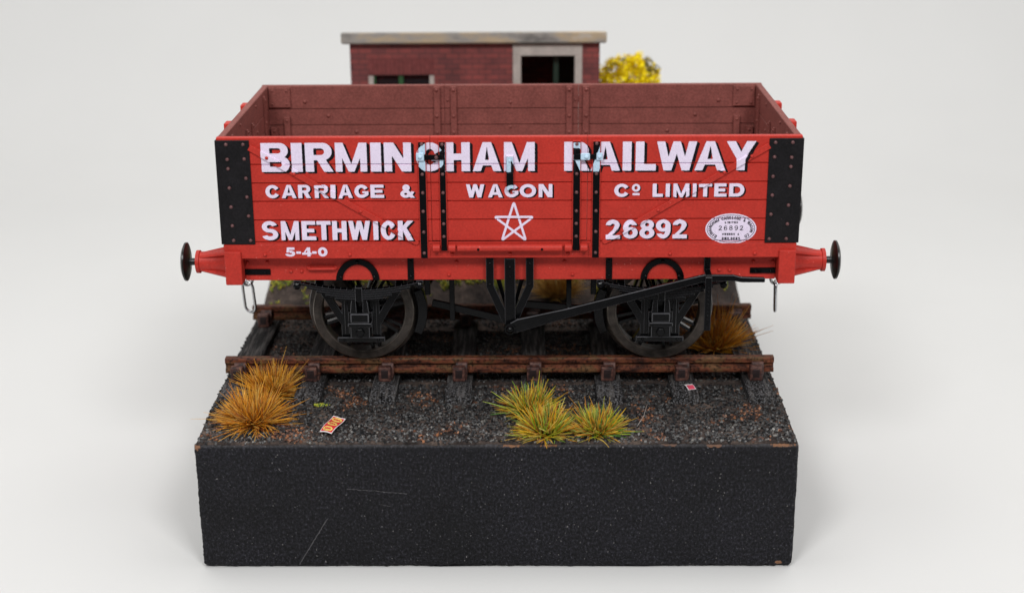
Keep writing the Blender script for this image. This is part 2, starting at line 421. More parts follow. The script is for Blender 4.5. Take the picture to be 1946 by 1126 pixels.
def glyph(ch, w, h, s, t):
    R = rect; Q = sd_poly
    if ch == 'I': return R(0, 0, w, h)
    if ch == '-': return R(0, .30 * h, w, .30 * h + t)
    if ch == '_': return And(line([(0, .3 * h), (w * .3, .75 * h), (w * .7, .3 * h), (w, .8 * h)], h * .6), R(0, -1, w, h + 1))
    if ch == 'L': return U(R(0, 0, s, h), R(0, 0, w, t))
    if ch == 'E': return U(R(0, 0, s, h), R(0, 0, w, t), R(0, h - t, w * .97, h), R(0, h / 2 - t * .48, w * .88, h / 2 + t * .48))
    if ch == 'T': return U(R(0, h - t, w, h), R(w / 2 - s / 2, 0, w / 2 + s / 2, h))
    if ch == 'H': return U(R(0, 0, s, h), R(w - s, 0, w, h), R(0, h / 2 - t / 2, w, h / 2 + t / 2))
    if ch == 'A':
        a = s * .50
        out = Q([(0, 0), (w / 2 - a, h), (w / 2 + a, h), (w, 0)]); k = s * .95
        return Sub(out, Q([(k, -.01), (k + (w / 2 - a) * .2, .2 * h), (w - k - (w / 2 - a) * .2, .2 * h), (w - k, -.01)]),
                   Q([(k + (w / 2 - a) * .42, .2 * h + t * .85), (w / 2, h * .86), (w - k - (w / 2 - a) * .42, .2 * h + t * .85)]))
    if ch == 'W':
        q = s * .95; m = w / 2
        return U(Q([(0, h), (q, h), (w * .27 + q * .52, 0), (w * .27 - q * .46, 0)]), Q([(w * .27 - q * .40, 0), (w * .27 + q * .50, 0), (m + q * .45, h), (m - q * .45, h)]),
                 Q([(m - q * .45, h), (m + q * .45, h), (w * .73 + q * .40, 0), (w * .73 - q * .50, 0)]), Q([(w - q, h), (w, h), (w * .73 + q * .46, 0), (w * .73 - q * .52, 0)]))
    if ch == 'M':
        q = s * .80
        return U(R(0, 0, q, h), R(w - q, 0, w, h), Q([(0, h), (q * 1.15, h), (w / 2 + q * .42, 0), (w / 2 - q * .42, 0)]), Q([(w, h), (w - q * 1.15, h), (w / 2 - q * .42, 0), (w / 2 + q * .42, 0)]))
    if ch == 'N': return U(R(0, 0, s * .92, h), R(w - s * .92, 0, w, h), Q([(0, h), (s * 1.12, h), (w, 0), (w - s * 1.12, 0)]))
    if ch == 'Y': return U(Q([(0, h), (s * 1.08, h), (w / 2 + s * .42, .40 * h), (w / 2 - s * .5, .40 * h)]), Q([(w, h), (w - s * 1.08, h), (w / 2 - s * .42, .40 * h), (w / 2 + s * .5, .40 * h)]), R(w / 2 - s / 2, 0, w / 2 + s / 2, .46 * h))
    if ch == 'K': return U(R(0, 0, s, h), Q([(s * .6, .34 * h), (s * .6, .62 * h), (w - s * 1.2, h), (w, h)]), Q([(s * .9, .55 * h), (s * 1.6, .68 * h), (w, 0), (w - s * 1.2, 0)]))
    if ch == 'D': return Sub(dshape(0, 0, w, h), dshape(s, t, w - s, h - t))
    if ch == 'B': return U(Sub(dshape(0, .47 * h, w * .95, h), dshape(s, .47 * h + t * .75, w * .95 - s * .85, h - t * .8)), Sub(dshape(0, 0, w, .53 * h), dshape(s, t * .8, w - s * .9, .53 * h - t * .75)), R(0, 0, s, h))
    if ch == 'R': return U(Sub(dshape(0, .40 * h, w * .96, h), dshape(s, .40 * h + t * .8, w * .96 - s * .88, h - t * .85)), R(0, 0, s, h), Q([(w * .38, .48 * h), (w * .38 + s * 1.05, .48 * h), (w, 0), (w - s * 1.1, 0)]))
    if ch in 'O0o': return ring(w / 2, h / 2, w / 2, h / 2, s, t)
    if ch == 'C': return Sub(ring(w / 2, h / 2, w / 2 * 1.02, h / 2, s, t), Q([(w * .52, .5 * h), (w * 1.2, .90 * h), (w * 1.2, .10 * h)]))
    if ch == 'G': return U(Sub(ring(w / 2, h / 2, w / 2 * 1.02, h / 2, s, t), Q([(w * .52, .5 * h), (w * 1.2, .90 * h), (w * 1.2, .3 * h), (w * .6, .3 * h)])), R(w * .56, .36 * h, w, .36 * h + t * .62), And(R(w - s * .9, .16 * h, w, .42 * h), ell(w / 2, h / 2, w * .56, h / 2)))
    if ch == 'S':
        ru = (.5 * h + t / 2) / 2; cu = h - ru; cl = ru
        return U(Sub(ring(w * .49, cu, w * .47, ru, s, t), Q([(w * .49, cu - h), (w * .49, cu), (w * 1.3, cu + h * .16), (w * 1.3, cu - h)])),
                 Sub(ring(w * .5, cl, w * .5, ru, s, t), Q([(w * .5, cl + h), (w * .5, cl), (-w * .3, cl - h * .16), (-w * .3, cl + h)])))
    if ch == '8': 
        return U(ring(w / 2, .735 * h, w * .46, .265 * h, s * .95, t * .8), ring(w / 2, .30 * h, w * .5, .30 * h, s, t * .85))
    if ch in '69':
        f = U(ring(w / 2, .32 * h, w / 2, .32 * h, s, t * .85), Sub(ring(w / 2, h / 2, w / 2, h / 2, s, t), R(w * .5, -h, w * 2, .74 * h), R(-w, -h, w * 2, .3 * h)))
        return f if ch == '6' else (lambda X, Y: f(w - X, h - Y))
    if ch == '2':
        return U(Sub(ring(w * .48, .70 * h, w * .48, .30 * h, s, t), Q([(w * .48, .70 * h), (-w, .76 * h), (-w, -h), (w * .48, -h)]), Q([(w * .48, .70 * h), (w * 2, .60 * h), (w * 2, -h), (w * .48, -h)])),
                 Q([(w * .96, .70 * h), (w * .96 - s, .70 * h), (w * .50, .48 * h), (0, .12 * h), (0, 0), (w * .4, 0), (w * .42, t), (w * .84, .50 * h)]), R(0, 0, w, t))
    if ch == '5': return U(R(.14 * w, h - t, w * .94, h), Q([(.14 * w, h), (.14 * w + s * .7, h), (.06 * w + s * .8, .44 * h), (.06 * w, .44 * h)]), Sub(ring(w * .46, .325 * h, w * .54, .325 * h, s, t * .9), Q([(w * .46, .325 * h), (w * .2, .9 * h), (-w, .9 * h), (-w, .22 * h)])))
    if ch == '4': return U(R(w * .55, 0, w * .55 + s, h), R(0, .2 * h, w, .2 * h + t * .85), Q([(0, .2 * h), (s * .75, .3 * h), (w * .55 + s * .6, h), (w * .55, h)]))
    if ch == '&': return U(ring(w * .40, .76 * h, w * .25, .24 * h, s * .8, t * .75), ring(w * .37, .29 * h, w * .37, .29 * h, s * .95, t * .9), Q([(w * .17, .72 * h), (w * .17 + s * .9, .78 * h), (w, 0), (w - s * 1.1, 0)]), Q([(w * .55, .16 * h), (w * .66, .02 * h), (w * .97, .44 * h), (w * .75, .50 * h)]))
    return R(0, 0, w, h)

GROOVES = [45.35, 41.54, 37.78, 33.93, 29.39]
STRAPS = [(-17.85, -16.50), (-13.72, -12.56), (12.72, 14.08), (16.62, 17.98)]
def seg_d(x, z, a, b):
    ex, ez = b[0] - a[0], b[1] - a[1]; t = np.clip(((x - a[0]) * ex + (z - a[1]) * ez) / (ex * ex + ez * ez), 0, 1)
    return np.hypot(x - a[0] - t * ex, z - a[1] - t * ez)
DIAG = [((-52.4, 49.53), (-18.8, 29.3)), ((52.4, 49.53), (19.2, 29.4))]
def ramp01(d, w=.07): return np.clip(1 - d / w, 0, 1)
def relief(x, z):
    # how far the front of the body stands proud of the planking at (x, z)
    o = np.zeros_like(x)
    for g in GROOVES: o = np.minimum(o, -.40 * np.clip(1 - np.abs(z - g) / .15, 0, 1))
    for a, b in DIAG: o = np.maximum(o, .42 * ramp01(seg_d(x, z, a, b) - .58) + o * (1 - ramp01(seg_d(x, z, a, b) - .58)))
    for a, b in STRAPS:
        k = ramp01(np.maximum(a - x, x - b)) * ramp01(np.maximum(z - 49.9, 26 - z)); o = o * (1 - k) + .62 * k
    k = ramp01(np.maximum(-.50 - x, x - .86)) * ramp01(np.maximum(40.2 - z, z - 47.0)); o = o * (1 - k) + .85 * k
    return o
def on_black(x, z):
    r = any(a < x < b for a, b in STRAPS) and 26 < z < 49.9
    return r or (-.50 < x < .86 and 40.2 < z < 47.0)
FRONT = -27.75
def decal(P, field, x0, z0, x1, z1, cell, lift, y0=FRONT, m=0, mb=None, drape=True, clip=None):
    # marching squares: keep field < 0, drape over the relief of the body side
    nx = max(2, int((x1 - x0) / cell)); nz = max(2, int((z1 - z0) / cell))
    xs = np.linspace(x0, x1, nx + 1); zs = np.linspace(z0, z1, nz + 1)
    X, Z = np.meshgrid(xs, zs); F = field(X, Z)
    ins = F < 0; F = F.tolist(); vid = {}; V = []; Fc = []; Mi = []
    def gv(i, j):
        k = (i, j)
        if k not in vid: vid[k] = len(V); V.append((xs[i], zs[j]))
        return vid[k]
    def ev(i, j, i2, j2):
        k = (i, j, i2, j2) if (i, j) < (i2, j2) else (i2, j2, i, j)
        if k not in vid:
            a, b = F[k[1]][k[0]], F[k[3]][k[2]]; t = a / (a - b)
            vid[k] = len(V); V.append((xs[k[0]] + t * (xs[k[2]] - xs[k[0]]), zs[k[1]] + t * (zs[k[3]] - zs[k[1]])))
        return vid[k]
    any4 = ins[:-1, :-1] | ins[1:, :-1] | ins[:-1, 1:] | ins[1:, 1:]
    for j, i in np.argwhere(any4):
        i = int(i); j = int(j); cx = .5 * (xs[i] + xs[i + 1])
        if clip and not clip(cx): continue
        cs = [(i, j), (i + 1, j), (i + 1, j + 1), (i, j + 1)]; s = [bool(ins[c[1], c[0]]) for c in cs]
        poly = []
        for q in range(4):
            a, b = cs[q], cs[(q + 1) % 4]
            if s[q]: poly.append(gv(*a))
            if s[q] != s[(q + 1) % 4]: poly.append(ev(*a, *b))
        if len(poly) >= 3:
            Fc.append(poly); Mi.append(mb if (mb is not None and on_black(cx, .5 * (zs[j] + zs[j + 1]))) else m)
    if not V: return
    A = np.array(V); dep = relief(A[:, 0], A[:, 1]) if drape else np.zeros(len(A))
    o = len(P.v)
    P.v += [(float(a[0]), float(y0 - lift - d), float(a[1])) for a, d in zip(A, dep)]
    P.f += [tuple(k + o for k in f) for f in Fc]; P.mi += Mi; P.sm += [False] * len(Fc)
def placed(ch, x0, x1, zb, zt, s, t):
    g = glyph(ch, x1 - x0, zt - zb, s, t); return lambda X, Z: g(X - x0, Z - zb)
def word(P, lst, zb, zt, s, t, shade, cell, clip=None, drape=True, y0=FRONT):
    for ch, a, b in lst:
        if clip and not (clip(a) or clip(b) or clip((a + b) / 2)): continue
        f = placed(ch, a, b, zb, zt, s, t)
        # hand-painted edge: a slight wobble
        fw = lambda X, Z, f=f, a=a: f(X, Z) + .014 * (zt - zb) / 5.8 * np.sin(X * 7.3 + a) * np.sin(Z * 6.1 + 2 * a)
        e = .08
        if shade:
            dx, dz = shade
            sh = lambda X, Z, f=fw: np.maximum(np.minimum.reduce([f(X - dx * k, Z - dz * k) for k in (.25, .5, .75, 1)]), -f(X, Z) - .12)
            decal(P, sh, a - e, zb + dz - e, b + dx + e, zt + e, cell * 1.15, .02, m=1, clip=clip, drape=drape, y0=y0)
        decal(P, fw, a - e, zb - e, b + e, zt + e, cell, .045, m=0, mb=2, clip=clip, drape=drape, y0=y0)

R1 = [('B', -49.04, -43.4), ('I', -43.05, -40.9), ('R', -40.31, -34.8), ('M', -34.35, -28.09), ('I', -27.37, -25.28), ('N', -24.69, -19.32), ('G', -18.31, -12.95), ('H', -12.61, -7.7), ('A', -7.18, -1.49), ('M', -0.97, 5.11), ('R', 10.92, 15.96), ('A', 16.13, 21.98), ('I', 22.47, 24.21), ('L', 25.03, 29.05), ('W', 29.19, 37.07), ('A', 36.66, 42.78), ('Y', 42.86, 48.7)]
R2 = [('C', -48.56, -45.8), ('A', -45.4, -42.42), ('R', -42.07, -39.53), ('R', -38.77, -35.93), ('I', -35.58, -34.58), ('A', -34.03, -31.19), ('G', -30.79, -28.03), ('E', -27.63, -24.92), ('&', -21.68, -18.76), ('W', -8.58, -4.93), ('A', -4.23, -1.28), ('G', -0.89, 1.84), ('O', 2.1, 5.36), ('N', 5.88, 8.61), ('C', 20.95, 23.88), ('L', 28.54, 30.59), ('I', 31.14, 31.96), ('M', 32.65, 35.8), ('I', 36.48, 37.22), ('T', 37.66, 40.31), ('E', 40.78, 43.24), ('D', 43.74, 46.75)]
R3 = [('S', -49.81, -46.53), ('M', -45.9, -42.3), ('E', -41.75, -38.89), ('T', -38.73, -35.89), ('H', -35.61, -32.7), ('W', -32.34, -27.95), ('I', -27.35, -26.34), ('C', -25.8, -22.8), ('K', -22.39, -19.25)]
RN = [('2', 19.33, 22.24), ('6', 22.74, 25.75), ('8', 26.11, 29.09), ('9', 29.37, 32.33), ('2', 32.74, 35.64)]
R540 = [('5', -45.19, -43.3), ('-', -43.08, -42.12), ('4', -41.9, -40.0), ('-', -39.87, -38.97), ('0', -38.69, -36.77)]

# ------------------------------------------------------------------ the wagon
W2 = 27.75; LX = 57.75; ZT = 50.8; GAP = 15.5
wagon = thing('open_wagon', 'red five plank open goods wagon with white lettering standing on the track', 'railway wagon', (0, 0, .45))
def profile(y_out, y_in, z0, z1, sgn):
    # plank cross-section in (y,z) with V grooves on both faces; sgn -1 = faces the camera
    gs = [g for g in GROOVES if z0 + .4 < g < z1 - .4]; hw, dp = .15, .40
    o = [(y_out, z0)]
    for g in sorted(gs): o += [(y_out, g - hw), (y_out - sgn * dp, g), (y_out, g + hw)]
    o += [(y_out, z1 - .15), (y_out - sgn * .15, z1), (y_in + sgn * .15, z1), (y_in, z1 - .15)]
    for g in sorted(gs, reverse=True): o += [(y_in, g + hw), (y_in + sgn * dp, g), (y_in, g - hw)]
    return o + [(y_in, z0)]
def plank_panel(P, x0, x1, y_out, y_in, z0, z1, sgn, rim):
    pr = profile(y_out, y_in, z0, z1, sgn); n = len(pr)
    vs = [(x0, *p) for p in pr] + [(x1, *p) for p in pr]
    ym = (y_out + y_in) / 2
    for i in range(n):
        j = (i + 1) % n; a, b = pr[i], pr[j]
        outer = ((a[0] + b[0]) / 2 - ym) * sgn > .0
        top = min(a[1], b[1]) > z1 - .2
        m = (0 if outer else 1) if not top else (0 if rim == 'red' else 1)
        P.add([(x0, *a), (x1, *a), (x1, *b), (x0, *b)], [(0, 1, 2, 3)], m)
    for x in (x0, x1):
        P.add([(x, *p) for p in pr], [tuple(range(n))], 0)
def straps_on(P, x0, x1, z0, z1, y, sgn, m0=0, m1=1, rz=()):
    ya, yb = y - .3, y + .5 * 1
    if sgn < 0:
        P.box(x0 - .14, x1 + .14, y - .48, y + .1, z0, z1 + .22, .06, m0); P.box(x0, x1, y - .60, y - .40, z0 + .02, z1, .05, m1)
    else:
        P.box(x0 - .14, x1 + .14, y - .1, y + .48, z0, z1 + .22, .06, m0); P.box(x0, x1, y + .40, y + .60, z0 + .02, z1, .05, m1)
    for z in rz: P.dome((x0 + x1) / 2, y + sgn * .6, z, .36, 2, .32, (0, sgn, 0))
def drive_side(sgn):
    y = sgn * W2; yi = sgn * (W2 - 1.5); front = sgn < 0
    rim = 'red' if front else 'brown'; FX = .06
    for s in (-1, 1):
        P = MB(); a, b = sorted((s * (GAP + .09), s * LX)); plank_panel(P, a, b, y, yi, 28.9, ZT, sgn, rim)
        # inner bolts
        for x, z in ((-47.9, 47.1), (-42.6, 43.8), (-36.2, 40.0), (-30, 36), (-23, 32)): P.dome(-x * s, yi, z, .46, 1, .45, (0, -sgn, 0))
        side = P.build('side_panel', [RED, BROWN], wagon)
        # corner plate wraps the corner
        P = MB(); x0, x1 = (51.25, LX + .30) if s > 0 else (-LX - .30, -51.25)
        ya, yb = sorted((y + sgn * .28, y - sgn * .0)); P.box(x0, x1, ya, yb + (.02 if front else 0), 28.95, 50.3, .07, 0)
        xa, xb = sorted((s * LX, s * (LX + .30))); yc, yd = sorted((y + sgn * .05, y - sgn * 5)); P.box(xa, xb, yc, yd, 28.95, 50.3, .07, 0)
        rv = [(-55.80, 49.49), (-52.42, 49.48), (-55.73, 46.48), (-52.36, 46.57), (-55.69, 44.6), (-52.26, 42.65), (-55.69, 40.67), (-52.29, 38.81), (-55.62, 36.75), (-52.21, 34.88), (-55.61, 32.86), (-55.54, 29.79), (-52.12, 29.78)]
        for x, z in rv: P.dome(-s * x, y + sgn * .28, z, .37, 1, .34, (0, sgn, 0))
        P.build('corner_plate', [PLATE, RIVET], side)
        # diagonal strap
        P = MB(); (ax, az), (bx, bz) = DIAG[0]; ax, bx = (ax * -s if s > 0 else ax), (bx * -s if s > 0 else bx)
        if s > 0: (ax, az), (bx, bz) = DIAG[1]
        t = (51.3 - abs(ax)) / (abs(bx) - abs(ax)); ax, az = ax + (bx - ax) * t, az + (bz - az) * t
        dx, dz = bx - ax, bz - az; ln = math.hypot(dx, dz); nx, nz = -dz / ln * .58, dx / ln * .58; ux, uz = dx / ln, dz / ln
        pts = [(ax + nx, az + nz), (ax - nx, az - nz)] + [(bx + ux * .58 * math.sin(k) - nx * math.cos(k), bz + uz * .58 * math.sin(k) - nz * math.cos(k)) for k in [math.pi * q / 6 for q in range(7)]]
        P.prism(pts, y + sgn * .42, y - sgn * .1, 'y', .06, 0)
        for x, z in ((-47.89, 46.78), (-42.63, 43.5), (-29.73, 35.81), (-22.6, 31.6)): P.dome(x if s < 0 else -x, y + sgn * .42, z, .36, 0, .34, (0, sgn, 0))
        P.build('diagonal_strap', [RED], side)
        # upright strap beside the door
        P = MB(); a, b = STRAPS[0] if s < 0 else STRAPS[3]
        straps_on(P, a, b, 26.0, 49.85, y, sgn, 0, 1, (49.5, 43.4, 39.62, 35.8, 31.5, 27.1))
        P.build('upright_strap', [RED, BLACK, RIVET], side)
        # inside: corner bracket, door-post washer straps and short knees
        P = MB(); xa, xb = sorted((s * 51.2, s * 56.2)); ya, yb = sorted((yi, yi - sgn * .55)); P.box(xa, xb, ya, yb, 45.8, 50.4, .07, 0)
        for qx in (52.1, 55.4):
            for qz in (46.6, 49.7): P.dome(s * qx, yi - sgn * .55, qz, .3, 0, .3, (0, -sgn, 0))
        P.build('inner_bracket', BROWN, side)
        P = MB(); xa, xb = sorted((s * 16.5, s * 17.95)); ya, yb = sorted((yi, yi - sgn * .8)); P.box(xa, xb, ya, yb, 30, 50.5, .09, 0)
        for qz in (49.8, 43.7, 39.85, 36): P.dome(s * 17.3, yi - sgn * .8, qz, .42, 0, .4, (0, -sgn, 0))
        P.build('inner_strap', BROWN, side)
        P = MB(); xa, xb = sorted((s * 51.5, s * 52.9)); ya, yb = sorted((yi, yi - sgn * .9)); P.box(xa, xb, ya, yb, 30, 43.6, .09, 0)
        P.dome(s * 52.2, yi - sgn * .9, 42.8, .36, 0, .3, (0, -sgn, 0)); xa, xb = sorted((s * 54.4, s * 56.0)); P.box(xa, xb, *sorted((yi, yi - sgn * 1.3)), 30, 41.2, .09, 0); P.dome(s * 55.1, yi - sgn * 1.3, 40.4, .36, 0, .3, (0, -sgn, 0))
        P.build('inner_knee', BROWN, side)
        if front:
            P = MB(); cl = (lambda x: x < -GAP - .09) if s < 0 else (lambda x: x > GAP + .09)
            write_side(P, cl, s)
            P.build('lettering', [WHITE, SHADE, WHITEB, INK], side)
    # drop door
    P = MB(); plank_panel(P, -GAP, GAP, y, yi, 29.6, ZT, sgn, rim)
    for x in (-15.1 + .3, 14.9): P.dome(x, yi, 47.3, .33, 1, .3, (0, -sgn, 0))
    P.dome(-.25, yi, 46.8, .38, 1, .3, (0, -sgn, 0)); P.dome(-.25, yi, 41.0, .38, 1, .3, (0, -sgn, 0)); P.dome(-.25, yi, 37.2, .38, 1, .3, (0, -sgn, 0))
    door = P.build('drop_door', [RED, BROWN], wagon)
    for q, (a, b) in enumerate(STRAPS[1:3]):
        P = MB(); straps_on(P, a, b, 27.55, 49.85, y, sgn, 0, 1, (49.4, 43.4, 39.62, 35.8, 33.2, 30.55))
        P.build('door_strap', [RED, BLACK, RIVET], door)
        P = MB(); sg = -1 if q == 0 else 1; xa, xb = sorted((sg * 12.7, sg * 14.08)); P.box(xa, xb, *sorted((yi, yi - sgn * .8)), 30, 50.5, .09, 0)
        for qz in (49.8, 43.7, 39.85, 36): P.dome(sg * 13.4, yi - sgn * .8, qz, .42, 0, .4, (0, -sgn, 0))
        P.build('inner_strap', BROWN, door)
    P = MB(); yc = y + sgn * .80
    P.lathe([(-10.5, .68), (-10.42, .76), (10.52, .76), (10.6, .68)], (0, yc, 28.2), 'x', 20, 0)
    for a, b in ((-15.45, -13.95), (-12.3, -10.8), (11.05, 12.55), (14.2, 15.7)): P.lathe([(a, .62), (a + .08, .82), (b - .08, .82), (b, .62)], (0, yc, 28.2), 'x', 20, 0)
    for a in (-6.26, 6.53): P.lathe([(-.03, .0), (-.03, .27), (.05, .27)], (a, yc + sgn * .76, 28.1), 'y', 12, 1)
    P.build('hinge_bar', [RED, BLACK], door)
    P = MB(); P.box(-.50, .86, *sorted((y + sgn * .15, y + sgn * .83)), 40.2, 47.0, .10, 0)
    P.dome(.2, y + sgn * .83, 46.1, .33, 1 if front else 0, .3, (0, sgn, 0)); P.build('door_spring', [BLACK, WHITEB], door)
    for sg in (-1, 1):
        P = MB(); k = lambda a, b: sorted((sg * a, sg * b))
        ya, yb = sorted((y + sgn * .66, y + sgn * 1.0))
        if sg < 0: P.box(-16.75, -12.9, ya, yb, 46.35, 47.42, .1, 1); P.box(-18.3, -16.7, *sorted((y + sgn * .62, y + sgn * 1.12)), 46.2, 47.8, .25, 0, seg=2); P.dome(-17.5, y + sgn * 1.12, 47.0, .42, 0, .35, (0, sgn, 0)); P.dome(-14.3, y + sgn * 1.0, 46.9, .4, 2, .35, (0, sgn, 0))
        else: P.box(12.75, 14.15, ya, yb, 46.3, 47.5, .1, 1); P.box(14.14, 15.96, *sorted((y + sgn * .62, y + sgn * 1.12)), 46.25, 47.62, .15, 0); P.box(15.9, 17.3, ya, yb, 46.4, 47.45, .1, 1); P.box(17.24, 18.5, *sorted((y + sgn * .62, y + sgn * 1.12)), 46.2, 47.7, .25, 0, seg=2); P.dome(15.3, y + sgn * 1.12, 46.9, .42, 0, .35, (0, sgn, 0)); P.dome(17.85, y + sgn * 1.12, 46.95, .42, 0, .35, (0, sgn, 0))
        P.build('latch', [WHITEB if front else BLACK, BLACK, RIVET], door)
    if front:
        P = MB(); write_side(P, lambda x: -GAP < x < GAP, 0); P.build('lettering', [WHITE, SHADE, WHITEB, INK], door)
    # curb rail under the planks
    P = MB(); P.box(-LX + .02, -16.0, *sorted((y + sgn * .10, y - sgn * 2)), 25.85, 28.86, .1); P.box(16.0, LX - .02, *sorted((y + sgn * .10, y - sgn * 2)), 25.85, 28.86, .1)
    P.box(-16.1, 16.1, *sorted((y - sgn * .12, y - sgn * 1.9)), 25.85, 29.3, .08)
    for x in (-49.43, -32.28, 32.33, 49.4): P.dome(x, y + sgn * .1, 26.7, .40, 0, .44, (0, sgn, 0))
    for x in (-11.57, .14, 11.76): P.dome(x, y - sgn * .12, 26.73, .40, 0, .44, (0, sgn, 0))
    curb = P.build('curb_rail', [RED], wagon)
    if front:
        P = MB(); word(P, R540, 26.32, 28.27, .62, .52, None, .06, drape=False, y0=y - .10); P.build('lettering', [WHITE, SHADE, WHITEB], curb)
    # solebar
    ys = sgn * 25.0; P = MB(); P.box(-54.2, 54.2, *sorted((ys, ys - sgn * 2.6)), 20.35, 25.84, .08)
    for x, z in ((-53.62, 24.19), (-49.58, 24.28), (-44.81, 22.34), (-42.63, 22.34), (-10.86, 24.24), (-12.5, 21.47), (49.64, 24.13), (53.6, 24.12), (42.76, 22.32), (44.88, 22.31), (12.81, 21.47), (11.18, 24.25)): P.dome(x, ys, z, .40, 0, .44, (0, sgn, 0))
    sole = P.build('solebar', [RED], wagon)
    for s in (-1, 1):
        P = MB(); xa, xb = sorted((s * 49.0, s * 54.3)); P.box(xa, xb, *sorted((ys + sgn * .35, ys)), 21.62, 22.85, .08, 0)
        for x in (50.1, 53.2): P.dome(s * x, ys + sgn * .35, 22.2, .27, 0, .25, (0, sgn, 0))
        P.build('end_plate', [BLACK], sole)
        P = MB(); pts = []; cx = s * 31.15 
        for k in range(19): a = math.pi * k / 18; pts.append((cx + 4.46 * math.cos(a), 20.45 + 4.5 * math.sin(a)))
        for k in range(18, -1, -1): a = math.pi * k / 18; pts.append((cx + 3.1 * math.cos(a), 20.45 + 3.3 * math.sin(a)))
        P.prism(pts, ys + sgn * .45, ys, 'y', .05, 0)
        for a in (.14, .5, .86): P.dome(cx + 3.78 * math.cos(a * math.pi), ys + sgn * .45, 20.45 + 3.9 * math.sin(a * math.pi) - (0 if a == .5 else .9), .40, 0, .44, (0, sgn, 0))
        P.build('horseshoe_bracket', [BLACK], sole)
        P = MB(); xa, xb = sorted((s * 19.6, s * 20.9)); P.box(xa, xb, *sorted((ys + sgn * .4, ys)), 20.5, 25.8, .08, 0)
        for z in (24.5, 21.3): P.dome(s * 20.25, ys + sgn * .4, z, .3, 0, .26, (0, sgn, 0))
        P.build('strap_plate', [BLACK], sole)
    P = MB(); P.tube([(-41.2, ys, 23), (-41.2, ys + sgn * .55, 23), (-40.9, ys + sgn * .75, 23), (-35.9, ys + sgn * .75, 23), (-35.6, ys + sgn * .55, 23), (-35.6, ys, 23)], .27, 8); P.dome(-41.2, ys, 23, .5, 0, .35, (0, sgn, 0)); P.dome(-35.6, ys, 23, .5, 0, .35, (0, sgn, 0))
    P.build('grab_rail', [RED], sole)

def write_side(P, clip, s):
    word(P, R1, 43.86, 49.72, 1.68, 1.32, (.58, -.36), .085, clip)
    word(P, R2, 38.48, 41.2, .80, .64, (.34, -.20), .07, clip)
    if s < 0: word(P, R3, 29.75, 33.75, 1.0, .80, (.42, -.26), .075, clip)
    if s > 0:
        word(P, RN, 29.85, 33.8, 1.0, .84, (.34, -.22), .075, clip)
        word(P, [('o', 24.42, 26.06)], 39.55, 41.15, .5, .42, (.2, -.14), .07, clip)
        decal(P, placed('-', 24.55, 25.96, 38.62, 39.3, .3, .45), 24.5, 38.5, 26.1, 39.4, .07, .045, m=0)
        # oval owner's plate
        cx, cz, rx, rz = 44.4, 31.83, 5.1, 3.17
        decal(P, ell(cx, cz, rx, rz), cx - rx - .1, cz - rz - .1, cx + rx + .1, cz + rz + .1, .12, .03, m=0)
        rg = ring(cx, cz, rx * .945, rz * .91, .11, .11)
        decal(P, rg, cx - rx, cz - rz, cx + rx, cz + rz, .06, .05, m=3)
        def arc_text(txt, a0, a1, fx, fz, h, wd, flip=False):
            n = len(txt); ANG = np.radians(np.linspace(a0, a1, 200)); q_ = np.hypot(fx * np.sin(ANG), fz * np.cos(ANG)); LEN = np.concatenate([[0], np.cumsum((q_[1:] + q_[:-1]) / 2)]); LEN = LEN / LEN[-1]
            for i, ch in enumerate(txt):
                if ch == ' ': continue
                a = float(np.interp(i / (n - 1), LEN, ANG)); px, pz = cx + fx * math.cos(a), cz + fz * math.sin(a)
                tx, tz = -fx * math.sin(a), fz * math.cos(a); l = math.hypot(tx, tz)
                if not flip: tx, tz = -tx / l, -tz / l
                else: tx, tz = tx / l, tz / l
                w = wd * (1.25 if ch in 'MW' else .42 if ch == 'I' else 1); g = glyph(ch, w, h, .14, .13)
                f = lambda X, Z, g=g, w=w: g((X - px) * tx + (Z - pz) * tz + w / 2, -(X - px) * tz + (Z - pz) * tx + h / 2)
                r = max(w, h) * .75; decal(P, f, px - r, pz - r, px + r, pz + r, .05, .05, m=3)
        arc_text('BIRMINGHAM CARRIAGE & WAGON Co', 224, -44, 4.22, 2.28, .66, .46)
        def flat_text(txt, x, z, wd, gp, h):
            tot = sum((wd * .4 if c == 'I' else wd * 1.2 if c in 'MW' else wd) + gp for c in txt) - gp; x = x - tot / 2
            for ch in txt:
                w = wd * .4 if ch == 'I' else wd * 1.2 if ch in 'MW' else wd
                if ch != ' ': decal(P, placed(ch, x, x + w, z - h / 2, z + h / 2, .16, .14), x - .05, z - h / 2 - .05, x + w + .05, z + h / 2 + .05, .05, .05, m=3)
                x += w + gp
        flat_text('LIMITED', cx + .05, 33.15, .31, .13, .42); flat_text('26892', cx - .0, 32.0, .68, .38, .95)
        flat_text('OWNERS &', cx, 30.72, .33, .10, .42); flat_text('BUILDERS', cx + .1, 29.78, .40, .10, .60)
    if s == 0:
        st = [(0.92, 37.48), (4.78, 34.44), (3.29, 29.57), (-1.5, 29.59), (-2.94, 34.46)]
        order = [0, 2, 4, 1, 3]
        f = None
        segs = [line([st[order[i]], st[order[(i + 1) % 5]]], .46) for i in range(5)]
        out = sd_poly([st[i] for i in order])
        hull = sd_poly(st)
        decal(P, And(U(*segs), lambda X, Z: hull(X, Z) - .03), -3.2, 29.3, 5.0, 37.8, .06, .04, m=0)

drive_side(-1); drive_side(1)

